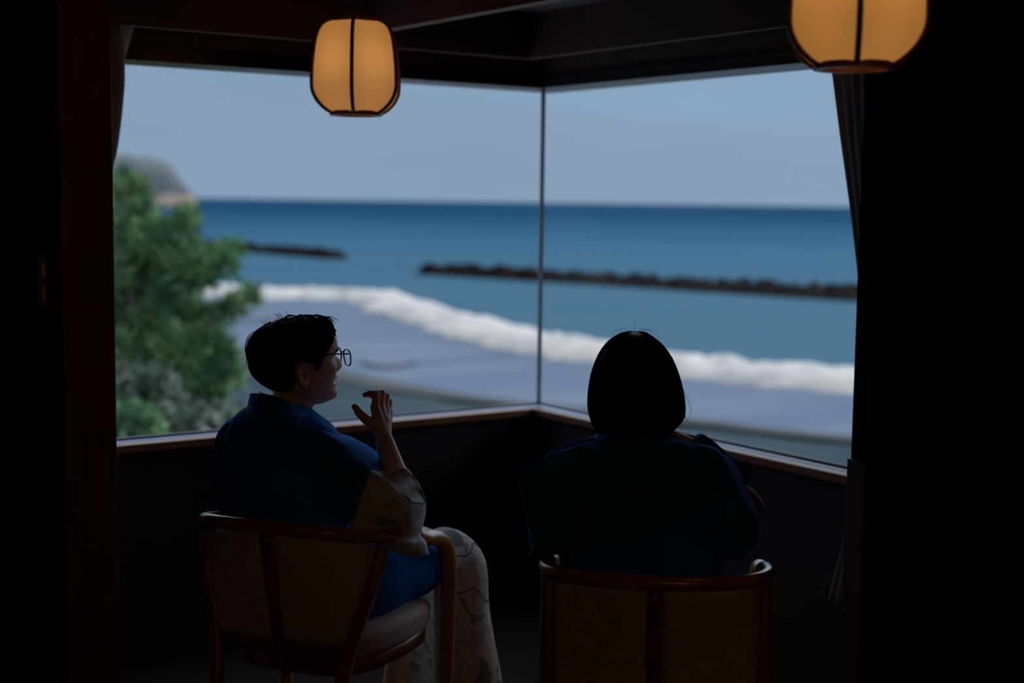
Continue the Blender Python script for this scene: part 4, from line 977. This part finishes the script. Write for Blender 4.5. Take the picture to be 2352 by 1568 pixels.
# robe skirt over knees and shins
rb = MB()
rb.tube([hipR, hipR.lerp(knR, .45), hipR.lerp(knR, .8), knR + V(.0, .0, .0), knR + V(.028, .03, -.05), knR + V(.035, .04, -.17), knR + V(.045, .05, -.32), knR + V(.05, .06, -.47)], [.100, .086, .070, .066, .072, .076, .092, .11], 22, sub=4)
rb.tube([hipL, hipL.lerp(knL, .5), knL, knL + V(.01, .02, -.06), knL + V(.0, .03, -.25), knL + V(.0, .03, -.45)], [.11, .09, .070, .072, .085, .10], 22, sub=4)
rb.grid(loft([prow(1290, 600, 800, 3.49, .09), prow(1360, 590, 810, 3.50, .12), prow(1410, 600, 800, 3.50, .11)], 2, 3))
rob = remesh(rb, .007, 5, .5).build('robe', M['robe'], man); wrinkle(rob, .006, 9.0, 4.0, (1, 1, .35))

# ---- the woman ----------------------------------------------------------------
wom = empty('person', PW(0, .02, 0), 'seated person with a straight dark bob seen from behind in a dark navy jacket', 'person')
WB = basis(12, pitch=4); WS = .955; WC = at(1462, 985, 3.255)
body = MB(); head_shell(body, WC, WB, WS)
body.tube([at(1470, 1060, 3.21), at(1468, 1020, 3.22), at(1466, 990, 3.235), at(1462, 950, 3.25)], [(.085, .07), (.062, .056), (.048, .050), .046], 18, up=tuple(V(0, 1, 0)), sub=3)
body.caps(at(1440, 1030, 3.22), at(1500, 1030, 3.22), .045, .045)
body.tube([at(1490, 990, 3.235), at(1530, 1005, 3.245), at(1585, 1030, 3.23)], [.026, .024, .026], 14, sub=3)
body.grid(loft([prow(*q) for q in ((1040, 1330, 1620, 3.215, .07), (1100, 1320, 1625, 3.21, .09), (1200, 1340, 1610, 3.21, .09), (1300, 1340, 1615, 3.21, .10), (1400, 1330, 1625, 3.23, .11), (1440, 1340, 1615, 3.24, .10))], 2, 3))
for s, pts in ((1, [(1625, 1062, 3.20), (1690, 1190, 3.26), (1560, 1190, 3.46)]), (-1, [(1320, 1062, 3.20), (1250, 1210, 3.26), (1390, 1220, 3.46)])):
    a, b_, c = [at(*q) for q in pts]
    a.z -= .02; body.caps(a.lerp(at(1470, 1050, 3.21), .4), a, .04, .036); body.caps(a, b_, .036, .034); body.caps(b_, c, .036, .023)
    rest_hand(body, c, (c - b_) + V(0, .2, .0), V(-s * .3, .3, .9), V(-s, .3, -.1), .86)
wh = [(PW(.09, .02, .53), PW(.10, .40, .52), PW(.11, .42, .09)), (PW(-.09, .02, .53), PW(-.08, .40, .52), PW(-.07, .42, .09))]
for h_, k_, a_ in wh:
    body.caps(h_, k_, .078, .055); body.caps(k_, a_, .052, .033); foot(body, a_, V(.1, 1, 0))
body = remesh(body, .004, 4, .5); ear(body, WC, WB, WS, -1); ear(body, WC, WB, WS, 1)
body.build('body', M['skin'], wom)
# bob hair
HR = [(763.5, 1446, 1470, .02), (766, 1430, 1486, .045), (771, 1420, 1494, .06), (779, 1406, 1506, .078), (793, 1391, 1522, .092), (818, 1374.5, 1540, .104), (856, 1359.5, 1556.5, .110), (892, 1353, 1567, .110), (925, 1350.7, 1572.3, .108), (946, 1352.5, 1572.6, .105), (962, 1356.5, 1567, .102), (976, 1361, 1555, .098), (988, 1367, 1542, .092), (996, 1376, 1534, .085)]
rows = loft([prow(y, l, r_, 3.235, hd, 28, 2.15) for y, l, r_, hd in HR], 2, 4)
hw_ = MB(); hw_.grid(rows)
def bob_pt(ang, t, off):
    i = t * (len(rows) - 1); a = int(min(i, len(rows) - 2)); f_ = i - a; n = len(rows[0]); j = (ang / (2 * PI) * n) % n; b_ = int(j) % n; g = j - int(j)
    p = (rows[a][b_] * (1 - g) + rows[a][(b_ + 1) % n] * g) * (1 - f_) + (rows[a+1][b_] * (1 - g) + rows[a+1][(b_ + 1) % n] * g) * f_
    c = sum((rows[a][k] for k in range(0, n, 7)), Vector()) / len(range(0, n, 7)); d_ = p - c; d_.z *= .3
    return p + d_.normalized() * off
for k in range(620):
    a = random.uniform(0, 2 * PI); t0 = random.uniform(0, .55); ln = random.uniform(.25, .5); da = random.uniform(-.08, .08); lf = random.uniform(-.0004, .0012)
    strand(hw_, [bob_pt(a + da * i / 7, min(1, t0 + ln * i / 7), lf) for i in range(8)], random.uniform(.0010, .0022), .0006)
for k in range(170):
    a = random.uniform(0, 2 * PI)
    strand(hw_, [bob_pt(a, .72 + .30 * i / 5 if .72 + .3 * i / 5 < 1 else 1, random.uniform(-.001, .001)) + UP * (-.006 * max(0, i - 4)) for i in range(6)], .0018, .0006)
for pp in ([(1452, 766), (1447, 752), (1440, 744)], [(1456, 766), (1457, 748), (1458, 738)], [(1450, 765), (1442, 757), (1430, 755), (1410, 760)], [(1462, 766), (1472, 756), (1488, 753), (1498, 751)], [(1464, 765), (1478, 757), (1492, 757), (1508, 758)], [(1470, 764), (1490, 758), (1505, 766), (1520, 778)],
           [(1568, 895), (1577, 915), (1587, 935), (1586, 950), (1578, 966)], [(1560, 880), (1576, 905), (1584, 925), (1588, 945)], [(1570, 950), (1580, 968), (1592, 974)], [(1352, 930), (1349, 945), (1351, 958)], [(1366, 985), (1357, 993), (1349, 996)], [(1556, 975), (1566, 982), (1570, 972)]):
    vstrand(hw_, pp, 3.235, .0004, .0002)
# parting at the crown
hw_.build('hair', M['hairw'], wom)
# jacket
jw = MB()
WT = [(997, 1385, 1528, 3.225, .070), (1006, 1368, 1540, 3.222, .075), (1014, 1340, 1590, 3.218, .080), (1026, 1305, 1625, 3.214, .088), (1048, 1285, 1655, 3.21, .100), (1085, 1280, 1665, 3.20, .115), (1150, 1283, 1668, 3.195, .125), (1230, 1288, 1662, 3.195, .125), (1300, 1284, 1656, 3.20, .13), (1380, 1290, 1645, 3.21, .14), (1430, 1300, 1640, 3.22, .13)]
jw.grid(loft([prow(*q) for q in WT], 3, 5))
WSL = [[(1330, 1022, 3.14), (1340, 1018, 3.28), (1350, 1250, 3.28), (1345, 1250, 3.12)], [(1275, 1040, 3.12), (1280, 1036, 3.28), (1290, 1268, 3.29), (1285, 1270, 3.10)], [(1225, 1061, 3.11), (1230, 1057, 3.28), (1245, 1280, 3.29), (1240, 1284, 3.10)], [(1185, 1078, 3.10), (1188, 1076, 3.27), (1220, 1268, 3.28), (1224, 1272, 3.10)]]
def arcring(c, bulge):
    r_ = quadring(c, 7); A = [at(*q) for q in c]
    return r_
jw.grid(loft([quadring(q, 7) for q in WSL], 1, 6))
WSR = [[(1600, 1022, 3.13), (1605, 1016, 3.28), (1600, 1250, 3.28), (1590, 1255, 3.12)], [(1645, 1034, 3.115), (1650, 1030, 3.28), (1650, 1262, 3.30), (1640, 1268, 3.10)], [(1672, 1075, 3.105), (1685, 1062, 3.26), (1690, 1275, 3.30), (1680, 1284, 3.095)], [(1705, 1140, 3.11), (1715, 1120, 3.25), (1722, 1262, 3.29), (1708, 1276, 3.11)], [(1735, 1180, 3.14), (1741, 1172, 3.24), (1742, 1232, 3.26), (1735, 1240, 3.14)], [(1741, 1195, 3.16), (1743, 1192, 3.21), (1743, 1218, 3.22), (1741, 1222, 3.16)]]
jw.grid(loft([quadring(q, 7) for q in WSR], 1, 6))
# raised far edge of the right sleeve
jw.grid(loft([quadring(q, 7) for q in ([(1615, 1012, 3.24), (1620, 1008, 3.31), (1640, 1090, 3.33), (1630, 1095, 3.25)], [(1660, 1036, 3.26), (1664, 1034, 3.33), (1680, 1112, 3.35), (1672, 1116, 3.27)], [(1700, 1064, 3.28), (1703, 1063, 3.35), (1700, 1118, 3.36), (1694, 1122, 3.29)], [(1726, 1082, 3.30), (1728, 1082, 3.36), (1714, 1116, 3.37), (1710, 1119, 3.31)])], 1, 5))
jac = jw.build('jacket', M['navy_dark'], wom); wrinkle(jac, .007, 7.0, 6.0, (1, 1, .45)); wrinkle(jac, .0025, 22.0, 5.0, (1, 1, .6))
# bunched cloth on the right shoulder and the collar
for pp, rr in (([(1598, 1010, 3.23), (1604, 1005, 3.27), (1612, 1006, 3.30), (1640, 1024, 3.27), (1660, 1040, 3.22)], [.004, .008, .010, .009, .006]),
               ([(1545, 1006, 3.22), (1575, 1008, 3.25), (1600, 1013, 3.26), (1640, 1032, 3.24)], [.006, .010, .010, .006]),
               ([(1365, 1010, 3.22), (1330, 1019, 3.23), (1290, 1035, 3.23), (1255, 1050, 3.21)], [.006, .010, .012, .007])):
    MB().tube([at(*q) for q in pp], rr, 10, sub=4).build('shoulder_fold', M['navy_dark'], wom)
rows = [[at(*q) for q in r_] for r_ in ([(1372, 995, 3.27), (1385, 988, 3.20), (1455, 985, 3.155), (1520, 986, 3.20), (1533, 990, 3.27)], [(1366, 1008, 3.27), (1380, 1006, 3.18), (1455, 1006, 3.135), (1530, 1003, 3.19), (1548, 1004, 3.27)], [(1355, 1018, 3.27), (1375, 1022, 3.165), (1455, 1026, 3.12), (1535, 1022, 3.175), (1565, 1014, 3.27)])]
MB().grid([crom(r_, 6) for r_ in rows], closed=False).build('jacket_collar', M['navy_dark'], wom, solid=.006)
# hems that catch the window light
for pp, dd in (([(1366, 1008), (1330, 1018), (1290, 1033), (1230, 1058), (1185, 1077), (1182, 1085)], 3.20), ([(1545, 1003), (1575, 1004), (1600, 1006), (1630, 1020), (1660, 1036), (1700, 1063), (1727, 1083)], 3.30), ([(1727, 1083), (1720, 1100), (1711, 1117)], 3.33)):
    MB().tube(crom([at(a_, b_, dd) for a_, b_ in pp], 5), .0022, 8).build('hem', M['navy_dark'], wom)
# red sleeve of the robe showing under the jacket sleeve
rsl = MB(); rsl.grid(loft([[at(*q) for q in r_] for r_ in ([(1700, 1120, 3.27), (1713, 1114, 3.30), (1716, 1118, 3.38), (1705, 1150, 3.38), (1695, 1160, 3.28)], [(1712, 1132, 3.26), (1731, 1127, 3.30), (1735, 1132, 3.38), (1722, 1165, 3.38), (1710, 1172, 3.27)], [(1724, 1150, 3.26), (1746, 1148, 3.30), (1750, 1152, 3.37), (1738, 1180, 3.37), (1724, 1184, 3.27)], [(1734, 1166, 3.27), (1755, 1164, 3.31), (1756, 1168, 3.36), (1747, 1186, 3.36), (1738, 1188, 3.28)])], 3, 4))
rsl.build('robe_sleeve', M['robe_red'], wom)
rl = MB()
rl.tube([at(1222, 1262, 3.22), at(1232, 1272, 3.22), at(1252, 1276, 3.24)], [.010, .016, .014], 10, sub=3); rl.build('left_robe_sleeve', M['robe_red'], wom)
rb = MB()
for h_, k_, a_ in wh:
    rb.tube([h_, h_.lerp(k_, .5), k_, k_ + V(.0, .03, -.06), k_ + V(0, .03, -.22), k_ + V(0, .03, -.38)], [.105, .09, .070, .072, .085, .10], 20, sub=4)
rob = remesh(rb, .008, 5, .5).build('robe', M['robe_red'], wom); wrinkle(rob, .006, 9.0, 2.0, (1, 1, .35))
